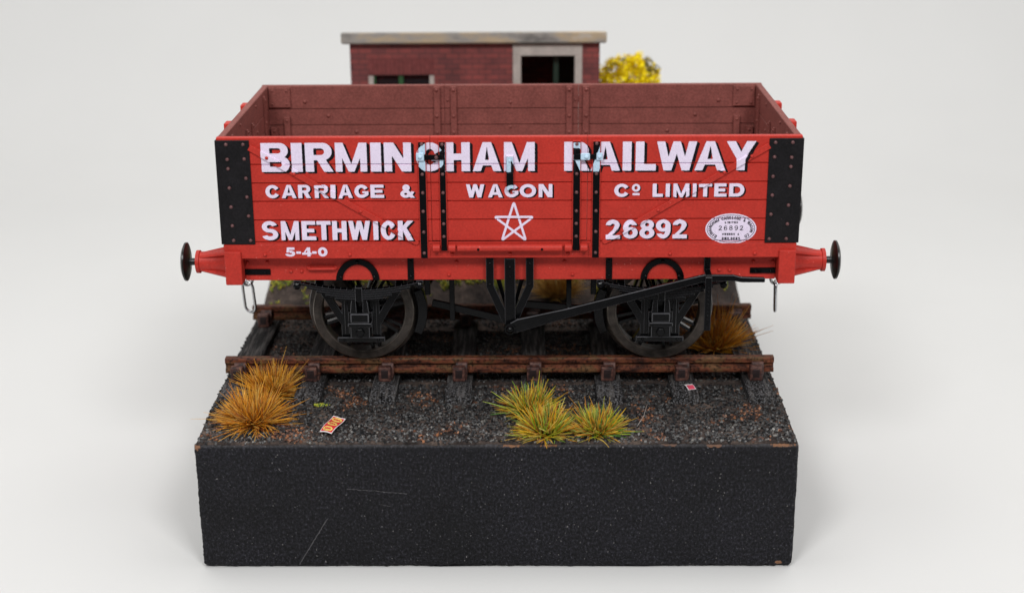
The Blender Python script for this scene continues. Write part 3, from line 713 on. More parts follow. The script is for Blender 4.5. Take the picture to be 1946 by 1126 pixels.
# ends, floor, headstocks, buffers
for s in (-1, 1):
    P = MB(); xo, xi = s * LX, s * (LX - 1.4)
    pr = profile(xo, xi, 28.9, ZT - .02, s); n = len(pr); ya, yb = -W2 + 1.52, W2 - 1.52
    for i in range(n):
        a, b = pr[i], pr[(i + 1) % n]; outer = ((a[0] + b[0]) / 2 - (xo + xi) / 2) * s > 0; top = min(a[1], b[1]) > ZT - .2
        P.add([(a[0], ya, a[1]), (a[0], yb, a[1]), (b[0], yb, b[1]), (b[0], ya, b[1])], [(0, 1, 2, 3)], 0 if outer and not top else 1)
    for yy in (-9.5, 9.5):
        for z in (49.4, 43.6, 39.8): P.dome(xi, yy, z, .36, 1, .3, (-s, 0, 0))
    end = P.build('end_wall', [RED, BROWN], wagon)
    for yy in (-9.5, 9.5):
        P = MB(); xa, xb = sorted((s * LX, s * (LX + 1.75))); P.box(xa, xb, yy - 1.6, yy + 1.6, 27.3, 50.0, .25, 0, seg=2); P.build('end_pillar', [RED], end)
    for yy in (-19.5, -3.2, 3.2, 19.5):
        P = MB(); xa, xb = sorted((xi, xi - s * .4)); P.box(xa, xb, yy - .55, yy + .55, 30, 49.6 if abs(yy) > 5 else 47, .08, 0)
        for z in (48.8, 43.6, 39.9): P.dome(xi - s * .4, yy, z if abs(yy) > 5 else z - 2.4, .33, 0, .28, (-s, 0, 0))
        P.build('inner_strap', [BROWN], end)
    P = MB(); xa, xb = sorted((s * 54.25, s * 57.62)); P.box(xa, xb, -28.5, 28.5, 20.45, 27.45, .14, 0)
    P.build('headstock', [RED], wagon)
    for yy in (-20, 20):
        zc = 22.85; P = MB()
        xa, xb = sorted((s * 57.6, s * 58.5)); P.box(xa, xb, yy - 3.4, yy + 3.4, zc - 3.3, zc + 3.2, .35, 0, seg=2)
        prf = [(58.4, 2.9), (59.6, 2.45), (62.0, 2.15), (64.3, 2.1), (64.4, 2.4), (65.1, 2.4), (65.15, 1.2)]
        P.lathe([(s * a, r) for a, r in prf], (0, yy, zc), 'x', 28, 0)
        for k in range(4):
            a = math.pi / 4 + k * math.pi / 2
            dy, dz = math.cos(a), math.sin(a)
            P.add([(s * 58.45, yy + dy * 3.9 - dz * .25, zc + dz * 3.6 + dy * .25), (s * 58.45, yy + dy * 3.9 + dz * .25, zc + dz * 3.6 - dy * .25), (s * 64.6, yy + dy * 2.0 + dz * .25, zc + dz * 2.0 - dy * .25), (s * 64.6, yy + dy * 2.0 - dz * .25, zc + dz * 2.0 + dy * .25), (s * 58.45, yy, zc), (s * 64.6, yy, zc)],
                  [(0, 1, 2, 3), (0, 3, 5, 4), (1, 4, 5, 2)], 0)
        bf = P.build('buffer', [RED], wagon)
        pr_ = .9 if yy > 0 else 0
        P = MB(); P.lathe([(s * (a - pr_), r) for a, r in ((65.0, .75), (66.6, .75), (66.7, 1.3), (66.9, 3.3), (67.15, 4.02), (67.5, 4.02), (67.9, 3.2), (68.0, 0))], (0, yy, zc), 'x', 36, 0); P.build('buffer_head', [BFACE], bf)
    # draw hook and three-link chain
    P = MB(); P.tube([(s * 57.5, 0, 23.5), (s * 60.2, 0, 23.6), (s * 60.9, 0, 22.7), (s * 60.4, 0, 21.7), (s * 59.4, 0, 21.6)], [.7, .6, .55, .5, .3], 8); hook = P.build('draw_hook', [STEEL], wagon)
    def link(zt, zb, yaw, hw=1.1, r=.33, x=s * 58.9, tilt=0):
        P = MB(); pts = []; R = hw
        for k in range(13): a = math.pi * k / 12; pts.append((R * math.cos(a), zt - R + R * math.sin(a)))
        for k in range(13): a = math.pi + math.pi * k / 12; pts.append((R * math.cos(a), zb + R + R * math.sin(a)))
        P.tube([(x + p[0] * math.cos(yaw) + (p[1] - zt) * tilt, p[0] * math.sin(yaw), p[1]) for p in pts], r, 8, 0, closed=True)
        P.build('chain_link', [STEEL], hook)
    if s < 0: link(22.2, 16.2, 1.2); link(16.9, 11.1, .2, 1.2); link(11.9, 4.7, -.35, 1.3, .34, -59.0, -.07)
    else: link(22.2, 16.2, -1.2); link(17.2, 11.0, .15, 1.3); link(11.6, 4.7, 1.45, 1.3, .36, 58.75, -.03)
P = MB(); P.box(-LX + 1.45, LX - 1.45, -W2 + 1.55, W2 - 1.55, 28.0, 29.6, 0, 0); P.build('floor', [BROWN], wagon)
P = MB(); P.box(-54, 54, -6, -4.5, 21, 27.9, .1); P.box(-54, 54, 4.5, 6, 21, 27.9, .1)
for x in (-40, -22, 22, 40, -8, 8): P.box(x - .8, x + .8, -22.3, 22.3, 22, 27.9, .1)
P.build('underframe', [BLACK], wagon)

# wheels, axles, axle guards, springs
WZ = 11.15
for cx in (-31.1, 31.1):
    P = MB(); P.lathe([(-21.5, 1.0), (21.5, 1.0)], (cx, 0, WZ), 'y', 16, 0); P.build('axle', [BLACK], wagon)
    for s in (-1, 1):
        P = MB()
        P.lathe([(s * 18.2, 2.0), (s * 18.5, 1.2), (s * 18.5, 0)], (cx, 0, WZ), 'y', 20); P.lathe([(s * 14.8, 2.0), (s * 18.2, 2.0)], (cx, 0, WZ), 'y', 20)
        for k in range(8):
            a = math.pi / 8 + k * math.pi / 4 + .12 * s; ca, sa = math.cos(a), math.sin(a)
            for off in (-.42, .42):
                vs = []
                for r, w in ((1.6, .36), (9.1, .30)):
                    o = off * (1 + (.9 if r > 5 else 0))
                    for dy in (15.8, 17.3):
                        for q in (-w, w): vs.append((cx + ca * r - sa * (o + q), s * dy, WZ + sa * r + ca * (o + q)))
                P.add(vs, [(0, 1, 5, 4), (2, 6, 7, 3), (0, 4, 6, 2), (1, 3, 7, 5)], 0)
        wh = P.build('wheel', [BLACK], wagon)
        P = MB(); P.lathe([(s * t, r) for t, r in ((18.15, 8.75), (18.3, 8.95), (18.3, 10.5), (18.1, 10.7), (15.9, 10.85), (15.55, 11.7), (15.1, 11.85), (14.75, 11.6), (14.6, 9.2), (15.2, 8.75))], (cx, 0, WZ), 'y', 72, 0, closed=True)
        for ra, rb, ta, tb in ((8.74, 8.97, 18.13, 18.325), (10.49, 10.72, 18.325, 18.11)): P.lathe_raw([(s * ta, ra), (s * tb, rb)] if s > 0 else [(s * tb, rb), (s * ta, ra)], (cx, 0, WZ), 'y', 72, 1, True, False, False, False)
        P.build('tyre', [TYRE, RIM], wh)
        y = s * 23.2
        P = MB(1); X = lambda a: cx + a
        P.prism([(X(-4.1), 6.9), (X(-2.3), 6.9), (X(-2.3), 11.8), (X(2.3), 11.8), (X(2.3), 6.9), (X(4.1), 6.9), (X(4.1), 9.9), (X(9.2), 18.6), (X(8.9), 20.5), (X(7.6), 20.5), (X(7.4), 18.6), (X(3.9), 12.6), (X(3.9), 16.2), (X(-3.9), 16.2), (X(-3.9), 12.6), (X(-7.4), 18.6), (X(-7.6), 20.5), (X(-8.9), 20.5), (X(-9.2), 18.6), (X(-4.1), 9.9)], y, y - s * .7, 'y', .08)
        for a in (-3.0, 3.0): P.box(X(a) - .35, X(a) + .35, *sorted((y, y + s * .35)), 8, 15.8, .08)
        gd = P.build('axle_guard', [BLACK, EDGE], wagon)
        P = MB(1); yf = s * 25.6
        P.box(X(-2.0), X(2.0), *sorted((y - s * .4, yf)), 7.85, 10.4, .18, seg=2); P.box(X(-2.45), X(2.45), *sorted((y, yf + s * .25)), 10.3, 11.15, .15)
        P.box(X(-1.95), X(1.95), *sorted((y, yf)), 11.1, 13.2, .28, seg=2)
        P.box(X(-2.5), X(2.5), *sorted((y - s * .2, y + s * .9)), 8.3, 13.0, .1)
        for q in (-1, 1): P.prism([(X(q * .62), 13.2), (X(q * 1.95), 13.2), (X(q * 1.75), 15.2), (X(q * 1.4), 16.9), (X(q * .75), 16.9)], y + s * .4, yf - s * .3, 'y', .12)
        P.lathe([(s * 0, .95), (s * .35, .95), (s * .42, .8), (s * .42, 0)], (X(0), yf, 9.1), 'y', 6, 0, smooth=False)
        P.build('axle_box', [BLACK, EDGE], gd)
        P = MB(1); P.box(X(-4.95), X(4.95), *sorted((y, y + s * .9)), 6.35, 7.5, .18)
        for a in (-3.6, 3.6): P.dome(X(a), y + s * .9, 6.95, .3, 0, .3, (0, s, 0))
        P.build('keep_bar', [BLACK, EDGE], gd)
        # leaf spring
        P = MB(1)
        for k in range(5):
            half = 12.5 - k * 1.9; n = 20; top = []; bot = []
            for i in range(n + 1):
                x = -half + 2 * half * i / n; zz = 18.3 - k * .46 + 1.75 * (x / 12.5) ** 2
                top.append((X(x), zz)); bot.append((X(x), zz - .42))
            P.prism(top + bot[::-1], s * 23.95, s * 25.5, 'y', .05)
        P.box(X(-.75), X(.75), *sorted((s * 23.7, s * 25.75)), 15.9, 18.9, .12)
        for a in (-12.6, 12.6): P.lathe([(s * 23.7, .0), (s * 23.7, .72), (s * 25.9, .72), (s * 26.1, .4), (s * 26.1, 0)], (X(a), 0, 19.3), 'y', 14); P.box(X(a) - .7, X(a) + .7, *sorted((s * 23.9, s * 25.2)), 19.3, 20.3, .1)
        P.build('leaf_spring', [BLACK, EDGE], wagon)

# brake gear (seen side), mirrored simply on the far side
P = MB(1); y = -26.2
for q in (-1, 1):
    P.prism([(q * 3.28, 25.5), (q * 4.85, 25.5), (q * 4.85, 19.4), (q * 1.5, 11.4), (q * .2, 11.4), (q * .2, 12.6), (q * 3.28, 19.6)], y - .35, y + .35, 'y', .08)
    for z in (24.3, 19.9): P.dome(q * 4.07, y - .35, z, .34, 0, .3)
    P.prism([(q * 2.2, 20.4), (q * 3.2, 20.4), (q * .9, 12.4), (q * .2, 12.4)], y + 4.2, y + 4.7, 'y', .06)
P.box(-1.05, 1.1, -27.25, -26.6, 10.6, 25.5, .09); P.lathe([(-.1, 1.25), (.9, 1.25)], (0, -27.2, 10.7), 'y', 20)
for z in (23.7, 21.7): P.dome(0, -27.25, z, .36, 0, .3)
P.lathe([(-27.2, 1.25), (-28.35, 1.25), (-28.5, 1.1)], (0, 0, 10.7), 'y', 22); P.dome(0, -28.45, 10.7, .85, 0, .8, n=16)
P.lathe([(-27, .7), (27, .7)], (0, 0, 10.7), 'y', 12)
P.build('brake_hanger', [BLACK, EDGE], wagon)
P = MB(1)
top = [(0, 12.0), (1.52, 12.85), (11.94, 15.18), (27.4, 19.22), (38.42, 22.05), (39.4, 22.25), (45.28, 22.2), (46.9, 21.75), (51.7, 21.57)]
bot = [(51.74, 20.61), (47.0, 20.62), (45.33, 20.93), (39.4, 20.75), (27.44, 17.49), (11.95, 13.16), (1.51, 9.95), (0, 9.5)]
P.prism(top + bot, -28.25, -27.4, 'y', .16); P.build('brake_lever', [BLACK, EDGE], wagon)
P = MB(1); P.box(39.6, 40.9, -25.5, -25.0, 22.6, 25.6, .08); P.prism([(-25.5, 23.2), (-25.3, 22.5), (-28.3, 22.3), (-28.85, 21.9), (-28.85, 10.5), (-28.4, 10.5), (-28.4, 21.5), (-28.2, 21.8), (-25.0, 22.0)], 39.6, 40.9, 'x', .06)
for z in (24.7, 23.6): P.dome(40.25, -25.5, z, .3, 0, .28)
for k in range(10): P.dome(40.25, -28.85, 19.7 - k * .86, .27, 0, .2)
P.build('lever_guide', [BLACK, EDGE], wagon)
def bar2(P, a, b, w, y0, y1):
    dx, dz = b[0] - a[0], b[1] - a[1]; l = math.hypot(dx, dz); nx, nz = -dz / l * w / 2, dx / l * w / 2
    P.prism([(a[0] + nx, a[1] + nz), (b[0] + nx, b[1] + nz), (b[0] - nx, b[1] - nz), (a[0] - nx, a[1] - nz)], y0, y1, 'y', .08)
for s in (-1, 1):
    y = s * 17.0
    for q in (-1, 1):
        P = MB()
        if q < 0: bar2(P, (-16.6, 12.7), (-.3, 8.6), 1.5, y - .4, y + .4)
        else: bar2(P, (.3, 12.6), (17.2, 11.0), 1.5, y - .4, y + .4)
        P.build('push_rod', [BLACK], wagon)
        P = MB(); pts = []
        for k in range(9): a = -.42 + .80 * k / 8; pts.append((q * (31.1 - 11.5 * math.cos(a)), WZ + 11.5 * math.sin(a)))
        for k in range(8, -1, -1): a = -.42 + .80 * k / 8; pts.append((q * (31.1 - (13.2 + .35 * math.cos(3 * a)) * math.cos(a)), WZ + (13.2) * math.sin(a)))
        P.prism(pts, y - 1.1, y + 1.1, 'y', .12); P.box(q * 17.5 - .6, q * 17.5 + .6, y - .5, y + .5, 14.5, 22, .1); P.build('brake_block', [BLACK], wagon)
        P = MB(); P.box(q * 12.3 - .55, q * 12.3 + .55, y + s * 1.0 - .2, y + s * 1.0 + .2, 9.0 if q < 0 else 10.6, 21.5, .08); P.build('safety_hanger', [BLACK], wagon)

# ------------------------------------------------------------------ diorama base
BX0, BX1, BY0, BY1, BZ0, BZ1 = -62.7, 57.3, -46.0, 112.0, -34.2, -7.1
def nz(x, y, s, k=0): return mnoise.noise(Vector((x * s, y * s, k)))
P = MB(); B = bmesh.new()
nxs, nys, nzs = 120, 60, 24
def grid_face(o, u, v, nu, nv, f):
    vs = [f(i / nu, j / nv) for j in range(nv + 1) for i in range(nu + 1)]
    P.add(vs, [(j * (nu + 1) + i, j * (nu + 1) + i + 1, (j + 1) * (nu + 1) + i + 1, (j + 1) * (nu + 1) + i) for j in range(nv) for i in range(nu)], 0, True)
def rough_box(x0, x1, y0, y1, z0, z1, r=.95):
    def rb(p):
        # rounded, slightly worn box surface
        c = Vector((min(max(p[0], x0 + r), x1 - r), min(max(p[1], y0 + r), y1 - r), min(max(p[2], z0 + r), z1 - r)))
        d = Vector(p) - c; l = d.length
        q = c + d * (r / l) if l > r else Vector(p)
        w = 1 if l > r + .02 else 0
        k = mnoise.noise(q * .16) * .16 + mnoise.noise(q * .5) * .12 + mnoise.noise(q * 1.7) * .06 * (1 + 3 * w)
        nrm = d.normalized() if l > 1e-6 else Vector((0, 0, 0))
        return q + nrm * k
    lerp = lambda a, b, t: a + (b - a) * t
    grid_face(0, 0, 0, 260, 70, lambda u, v: rb((lerp(x0, x1, u), y0, lerp(z0, z1, v))))
    grid_face(0, 0, 0, 260, 20, lambda u, v: rb((lerp(x1, x0, u), y1, lerp(z0, z1, v))))
    grid_face(0, 0, 0, 120, 60, lambda u, v: rb((x1, lerp(y0, y1, u), lerp(z0, z1, v))))
    grid_face(0, 0, 0, 120, 60, lambda u, v: rb((x0, lerp(y1, y0, u), lerp(z0, z1, v))))
    grid_face(0, 0, 0, 260, 120, lambda u, v: rb((lerp(x0, x1, u), lerp(y0, y1, v), z1)))
    grid_face(0, 0, 0, 20, 20, lambda u, v: rb((lerp(x0, x1, u), lerp(y1, y0, v), z0)))
rough_box(BX0, BX1, BY0, BY1, BZ0, BZ1)
tag(P.build('base_block', [BLOCKM], None, (0, 0, BZ0)), 'black painted wooden block with scratched front carrying the whole track scene', 'display base')

def sstep(a, b, x): t = min(1, max(0, (x - a) / (b - a))); return t * t * (3 - 2 * t)
def terrain(x, y):
    z = -5.9
    if y < -27: z = -5.9 - .95 * sstep(-27, -45.5, -abs(y)) if False else -5.9 - .9 * min(1, (-27 - y) / 18.5)
    if y > 26: z += 1.9 * sstep(26, 34, y) + 2.6 * sstep(32, 42, y) + 8.5 * sstep(40, 66, y)
    e = min(x - BX0, BX1 - x); 
    if y > 27:
        z -= (4.0 * sstep(5.5, 0, e) * sstep(27, 36, y)) if x > 0 else 3.2 * sstep(2.6, 0, e) * sstep(27, 36, y)
    z += .22 * nz(x, y, .18) + .10 * nz(x, y, .7, 3)
    return z
P = MB(); gx, gy = 150, 190; vs = []
x0, x1, y0, y1 = BX0 + .55, BX1 - .55, BY0 + .6, BY1 - .6
for j in range(gy + 1):
    for i in range(gx + 1):
        x = x0 + (x1 - x0) * i / gx; y = y0 + (y1 - y0) * j / gy; z = terrain(x, y)
        vs.append((x, y, z))
fs = [(j * (gx + 1) + i, j * (gx + 1) + i + 1, (j + 1) * (gx + 1) + i + 1, (j + 1) * (gx + 1) + i) for j in range(gy) for i in range(gx)]
ring_i = [i for i in range(gx + 1)] + [j * (gx + 1) + gx for j in range(1, gy + 1)] + [gy * (gx + 1) + i for i in range(gx - 1, -1, -1)] + [j * (gx + 1) for j in range(gy - 1, 0, -1)]
nb = len(vs)
for k in ring_i: vs.append((vs[k][0], vs[k][1], -7.6))
m = len(ring_i)
fs += [(ring_i[k], nb + k, nb + (k + 1) % m, ring_i[(k + 1) % m]) for k in range(m)]
P.add(vs, fs, 0, True)
tag(P.build('ground', [SOIL], None, (0, 0, -7)), kind='structure', label='dark soil bed and rising bank on top of the block')

# track
SLX = [-58.3, -42.5, -26.7, -10.9, 4.9, 20.7, 36.5, 52.3]
SL_LAB = ['dark sleeper at the left end of the track beside the orange tufts',
          'dark sleeper whose front end peeks out right of the orange tufts',
          'dark sleeper just right of the left wheel, frosted grey at its front end',
          'dark sleeper midway between left wheel and green tufts',
          'dark sleeper partly hidden behind the larger green and yellow tufts',
          'dark sleeper just behind the smaller green tuft on the right',
          'dark sleeper with the tiny pink and white scrap on its front end',
          'dark sleeper at the right end of the track overhanging the ballast edge']
def make_sleeper(loc):
    t = thing('sleeper', '', 'sleeper', loc, 'timber sleepers under the rails')
    P = MB(); n, k = 44, 10; hw = 2.7
    def pt(u, a):
        y = -28.5 + 57 * u; x = hw * a
        z = -3.95 + .12 * mnoise.noise(Vector((x * 1.6, y * .12, 5))) + .06 * mnoise.noise(Vector((x * 4, y * .4, 9)))
        return (loc[0] + x + .12 * nz(y, 0, .3, 2) , y + (.35 * nz(x, u * 3, .9, 7) if u in (0, 1) else 0), z - (.25 if abs(a) == 1 else 0))
    vs = [pt(j / n, -1 + 2 * i / k) for j in range(n + 1) for i in range(k + 1)]
    fs = [(j * (k + 1) + i, j * (k + 1) + i + 1, (j + 1) * (k + 1) + i + 1, (j + 1) * (k + 1) + i) for j in range(n) for i in range(k)]
    rim = [i for i in range(k + 1)] + [j * (k + 1) + k for j in range(1, n + 1)] + [n * (k + 1) + i for i in range(k - 1, -1, -1)] + [j * (k + 1) for j in range(n - 1, 0, -1)]
    nb = len(vs); vs += [(vs[q][0], vs[q][1], -6.6) for q in rim]; m = len(rim)
    fs += [(rim[q], nb + q, nb + (q + 1) % m, rim[(q + 1) % m]) for q in range(m)]
    P.add(vs, fs, 0, False); P.build('timber', [SLEEPER], t)
    for s in (-1, 1):
        P = MB(); x = loc[0]; yc = s * 17.0
        P.box(x - 1.5, x + 1.5, yc - 2.5, yc + 2.5, -4.15, -3.0, .25, seg=2)
        for q in (-1, 1):
            P.prism([(yc + q * 1.0, -3.2), (yc + q * 2.3, -3.2), (yc + q * 2.0, -1.3), (yc + q * 1.6, -.35), (yc + q * .75, -.45), (yc + q * .75, -1.2)], x + .35 - 1.3, x + .35 + 1.3, 'x', .15)
        P.box(x - 1.5, x + 1.15, yc - 3.55, yc - 1.7, -3.95, -.75, .3, seg=2)
        P.box(x - .95, x + .6, yc - 3.62, yc - 3.4, -3.25, -1.3, .1, 1)
        P.build('rail_chair', [CHAIR, CHAIRD], t)
    return t
sl0 = make_sleeper((SLX[0], 0, -4)); sl0['label'] = SL_LAB[0]
for x, lab in list(zip(SLX, SL_LAB))[1:]: copy_thing(sl0, (x, 0, -4), lab)
def rail(yc, lab):
    P = MB(); h = .95
    pr = [(-.85, -2.95), (.85, -2.95), (.95, -2.7), (.95, -2.2), (.45, -1.85), (.35, -1.2), (.6, -.9), (h, -.75), (h, .1), (.75, .38), (-.75, .38), (-h, .1), (-h, -.75), (-.6, -.9), (-.35, -1.2), (-.45, -1.85), (-.95, -2.2), (-.95, -2.7)]
    n = len(pr); N = 160; xa, xb = -61.3, 56.2; vs = []
    for i in range(N + 1):
        x = xa + (xb - xa) * i / N
        for a, b in pr: vs.append((x, yc + a + .03 * nz(x, a * 9, .8), b + .035 * nz(x, a * 7 + b * 5, .9, 4)))
    fs = [(i * n + k, i * n + (k + 1) % n, (i + 1) * n + (k + 1) % n, (i + 1) * n + k) for i in range(N) for k in range(n)]
    fs += [tuple(range(n)), tuple(N * n + k for k in range(n))]
    P.add(vs, fs, 0, False)
    tag(P.build('rail', [RAIL], None, (0, yc, -3)), lab, 'rail', 'running rails')
rail(-16.95, 'rusty brown rail in front, under the near wheels and behind the front tufts')
rail(16.95, 'rusty brown rail at the back, under the far wheels by the soil bank')

# ballast: individual stones in one uncountable mass
OCT = np.array([(1, 0, 0), (-1, 0, 0), (0, 1, 0), (0, -1, 0), (0, 0, 1), (0, 0, -1)], float)
OF = [(0, 2, 4), (2, 1, 4), (1, 3, 4), (3, 0, 4), (2, 0, 5), (1, 2, 5), (3, 1, 5), (0, 3, 5)]
CUB = np.array([(-1, -1, -1), (1, -1, -1), (1, 1, -1), (-1, 1, -1), (-1, -1, 1), (1, -1, 1), (1, 1, 1), (-1, 1, 1)], float) * .62
CF = [(0, 3, 2, 1), (4, 5, 6, 7), (0, 1, 5, 4), (1, 2, 6, 5), (2, 3, 7, 6), (3, 0, 4, 7)]
P = MB(); cols = []
def stones(y0, y1, dens, r0, r1, grey):
    n = int((BX1 - BX0 - 1) * (y1 - y0) * dens)
    for _ in range(n):
        x = random.uniform(BX0 + .6, BX1 - .6); y = random.uniform(y0, y1)
        if abs(y) < 29.3 and any(abs(x - s) < 2.5 for s in SLX): continue
        if 16.2 < abs(y) < 17.7 and False: continue
        r = random.uniform(r0, r1); z = terrain(x, y) + r * random.uniform(-.5, .75)
        base, F = (OCT, OF) if random.random() < .45 else (CUB, CF)
        A = base * (1 + rng.uniform(-.3, .3, base.shape)) * np.array([1, random.uniform(.65, 1), random.uniform(.55, .9)])
        q = Matrix.Rotation(random.uniform(0, 6.28), 3, 'Z') @ Matrix.Rotation(random.uniform(-1, 1), 3, 'X') @ Matrix.Rotation(random.uniform(-1, 1), 3, 'Y')
        A = A @ np.array(q).T * r + np.array([x, y, z])
        rust = nz(x, y, .13, 11) + .55 * nz(x, y, .6, 17)
        g = random.random()
        pale = sstep(-34, -41, y) if y < -34 else 0
        pale = max(0, min(1, (-y - 33) / 8)) * grey
        if rust > .30 and random.random() < .55: c = random.choice([(.10, .045, .026), (.22, .095, .045), (.07, .034, .024)])
        elif g < .62: k = random.uniform(.006, .024); c = (k, k, k * 1.06)
        elif g < .94: k = random.uniform(.03, .06) * (1 + .4 * pale); c = (k * 1.02, k, k * .98)
        else: k = random.uniform(.06, .12) * (1 + .3 * pale); c = (k * 1.05, k, k * .92)
        c = tuple(v * (1.15 + .6 * pale) for v in c)
        P.add(A.tolist(), F, 0, False); cols.extend([(*c, 1)] * len(A))
stones(BY0 + .55, -17.9, 4.3, .25, .43, 1)
stones(-16, 16, 3.6, .25, .40, 0)
stones(17.9, 31, 2.4, .24, .40, 0)
P.col = cols
tag(P.build('ballast', [STONE], None, (0, 0, -6)), kind='stuff', label='black and rusty brown gravel ballast around the sleepers')

# grass
def tuft(name, lab, cat, base, n, ln, pal, lean=1.35, spread=1.6, w=.13, group=None, up=0.0, tilt=(0, 0), drop=.0):
    P = MB(); cols = []
    for _ in range(n):
        a = random.uniform(0, 2 * math.pi); rr = spread * math.sqrt(random.random())
        bx, by = base[0] + rr * math.cos(a), base[1] + rr * math.sin(a)
        th = lean * (random.random() ** .75); th = max(0, th - up)
        az = a + random.gauss(0, .85)
        L = ln * random.uniform(.62, 1.08) * (1.38 if random.random() < .07 else 1)
        d = Vector((math.sin(th) * math.cos(az) + tilt[0], math.sin(th) * math.sin(az) + tilt[1], math.cos(th))).normalized()
        p0 = Vector((bx, by, base[2])); sag = random.uniform(.0, .22) * L * math.sin(th) * .6
        side = d.cross(Vector((0, 0, 1)))
        if side.length < .01: side = Vector((1, 0, 0))
        bend = side.normalized() * random.gauss(0, .09) * L
        pts = [p0 + d * L * t + Vector((0, 0, -1)) * sag * t * t + bend * t * t for t in (0, .35, .7, 1)]
        gz = base[2] + .15
        for q in pts:
            if q.z < gz and BY0 < q.y: q.z = gz + random.uniform(0, .25)
        wd = w * random.uniform(.75, 1.25)
        k0 = len(P.v); P.tube(pts, [wd, wd * .95, wd * .75, wd * .28], 4)
        c = Vector(random.choice(pal)) * random.uniform(.5, 1.06); tip = Vector(random.choice(pal))
        for q in range(4):
            cc = c.lerp(tip, .5 * q / 3)
            cols.extend([(cc.x, cc.y, cc.z, 1)] * 4)
    P.col = cols
    return tag(P.build(name, [GRASS], None, base), lab, cat, group)
OR = [(.95, .43, .022), (.97, .50, .035), (.90, .35, .018), (.97, .64, .16), (.68, .23, .02), (.34, .11, .05)]
GR = [(.92, .58, .02), (.95, .50, .02), (.45, .68, .03), (.20, .52, .05), (.94, .82, .22), (.92, .42, .04), (.10, .26, .07), (.34, .10, .04), (.75, .28, .03)]
BR = [(.60, .32, .06), (.74, .44, .10), (.44, .21, .06), (.78, .54, .18)]
G = 'dry grass tufts on the diorama'
tuft('grass_tuft', 'orange grass tuft against the left end of the front rail', 'grass tuft', (-51.0, -22.6, -6), 720, 7.4, OR, 1.5, 2.2, .092, G)
tuft('grass_tuft', 'orange grass tuft nearest the front left corner of the block', 'grass tuft', (-52.2, -36.5, -6.4), 760, 7.6, OR, 1.55, 2.3, .092, G)
tuft('grass_tuft', 'yellow green tuft furthest back of the three near the middle of the front edge', 'grass tuft', (4.2, -32.0, -6.3), 500, 6.4, GR, 1.45, 2.0, .105, G)
tuft('grass_tuft', 'yellow green tuft spilling over the middle of the block front edge', 'grass tuft', (7.2, -41.6, -6.8), 500, 6.4, GR, 1.5, 2.0, .105, G)
tuft('grass_tuft', 'separate yellow green tuft to the right of the two joined green ones', 'grass tuft', (17.7, -41.0, -6.8), 440, 6.0, GR, 1.45, 1.9, .105, G)
tuft('grass_tuft', 'orange grass tuft between the rails behind the right front wheel', 'grass tuft', (46.2, 3.6, -6), 700, 9.6, OR, 1.25, 2.2, .085, G)
tuft('grass_tuft', 'brownish grass tuft on the soil bank seen under the middle of the wagon', 'grass tuft', (11.0, 35.0, -3.6), 520, 7.2, BR, 1.3, 2.4, .09, G)
# low moss along the bank and a little at a sleeper end
P = MB(); cols = []
MO = [(.22, .32, .04), (.42, .50, .06), (.58, .54, .08), (.10, .18, .035), (.66, .56, .06)]
def mossbit(x, y, h):
    z = terrain(x, y)
    for _ in range(3):
        a = random.uniform(0, 6.28); l = random.uniform(.4, 1.0) * h; k0 = len(P.v)
        P.tube([(x, y, z - .1), (x + math.cos(a) * l * .5, y + math.sin(a) * l * .5, z + l * .7)], [.16, .08], 4); c = random.choice(MO); cols.extend([(*c, 1)] * 8)
for _ in range(5200):
    x = random.uniform(BX0 + 2, BX1 - 4); y = random.uniform(36.5, 62)
    if nz(x, y, .16, 21) + .6 * sstep(36, 43, y) > .28: mossbit(x, y, 1.7)
for _ in range(40):
    mossbit(random.gauss(-39.6, 1.2), random.gauss(-28.9, .25), .8)
for _ in range(170):
    x = random.uniform(BX0 + 3, -20); y = random.uniform(30, 38)
    if nz(x, y, .3, 33) > .25: mossbit(x, y, 1.1)
P.col = cols
tag(P.build('moss', [GRASS], None, (0, 40, -4)), kind='stuff', label='short green and yellow moss on the bank and by the sleepers')

# litter
def sheet(P, quad, n, k, f, m=0):
    A = [Vector(q) for q in quad]
    vs = []
    for j in range(k + 1):
        for i in range(n + 1):
            u, v = i / n, j / k; p = A[0].lerp(A[1], u).lerp(A[3].lerp(A[2], u), v); p.z += f(u, v); vs.append(p)
    P.add(vs, [(j * (n + 1) + i, j * (n + 1) + i + 1, (j + 1) * (n + 1) + i + 1, (j + 1) * (n + 1) + i) for j in range(k) for i in range(n)], m, True)
pk = [(-38.1, -42.2, -5.9), (-35.6, -43.0, -6.0), (-33.5, -36.2, -5.3), (-36.1, -35.5, -5.3)]
root = thing('snack_packet', 'small red and yellow crumpled packet with white edges lying on the gravel', 'litter', (-35.8, -39.2, -6.2))
bend = lambda u, v: .35 * math.sin(v * 5.5) * .6 + .2 * math.sin(u * 3 + v * 2)
P = MB(); sheet(P, pk, 10, 24, bend); P.build('wrapper', [PAPER], root)
def inset(quad, a, b, c, d):
    A = [Vector(q) for q in quad]; g = lambda u, v: A[0].lerp(A[1], u).lerp(A[3].lerp(A[2], u), v)
    return [g(a, c), g(b, c), g(b, d), g(a, d)]
P = MB(); sheet(P, inset(pk, .05, .95, .04, .96), 10, 24, lambda u, v: bend(.05 + .9 * u, .04 + .92 * v) + .03)
A = [Vector(q) for q in pk]; 
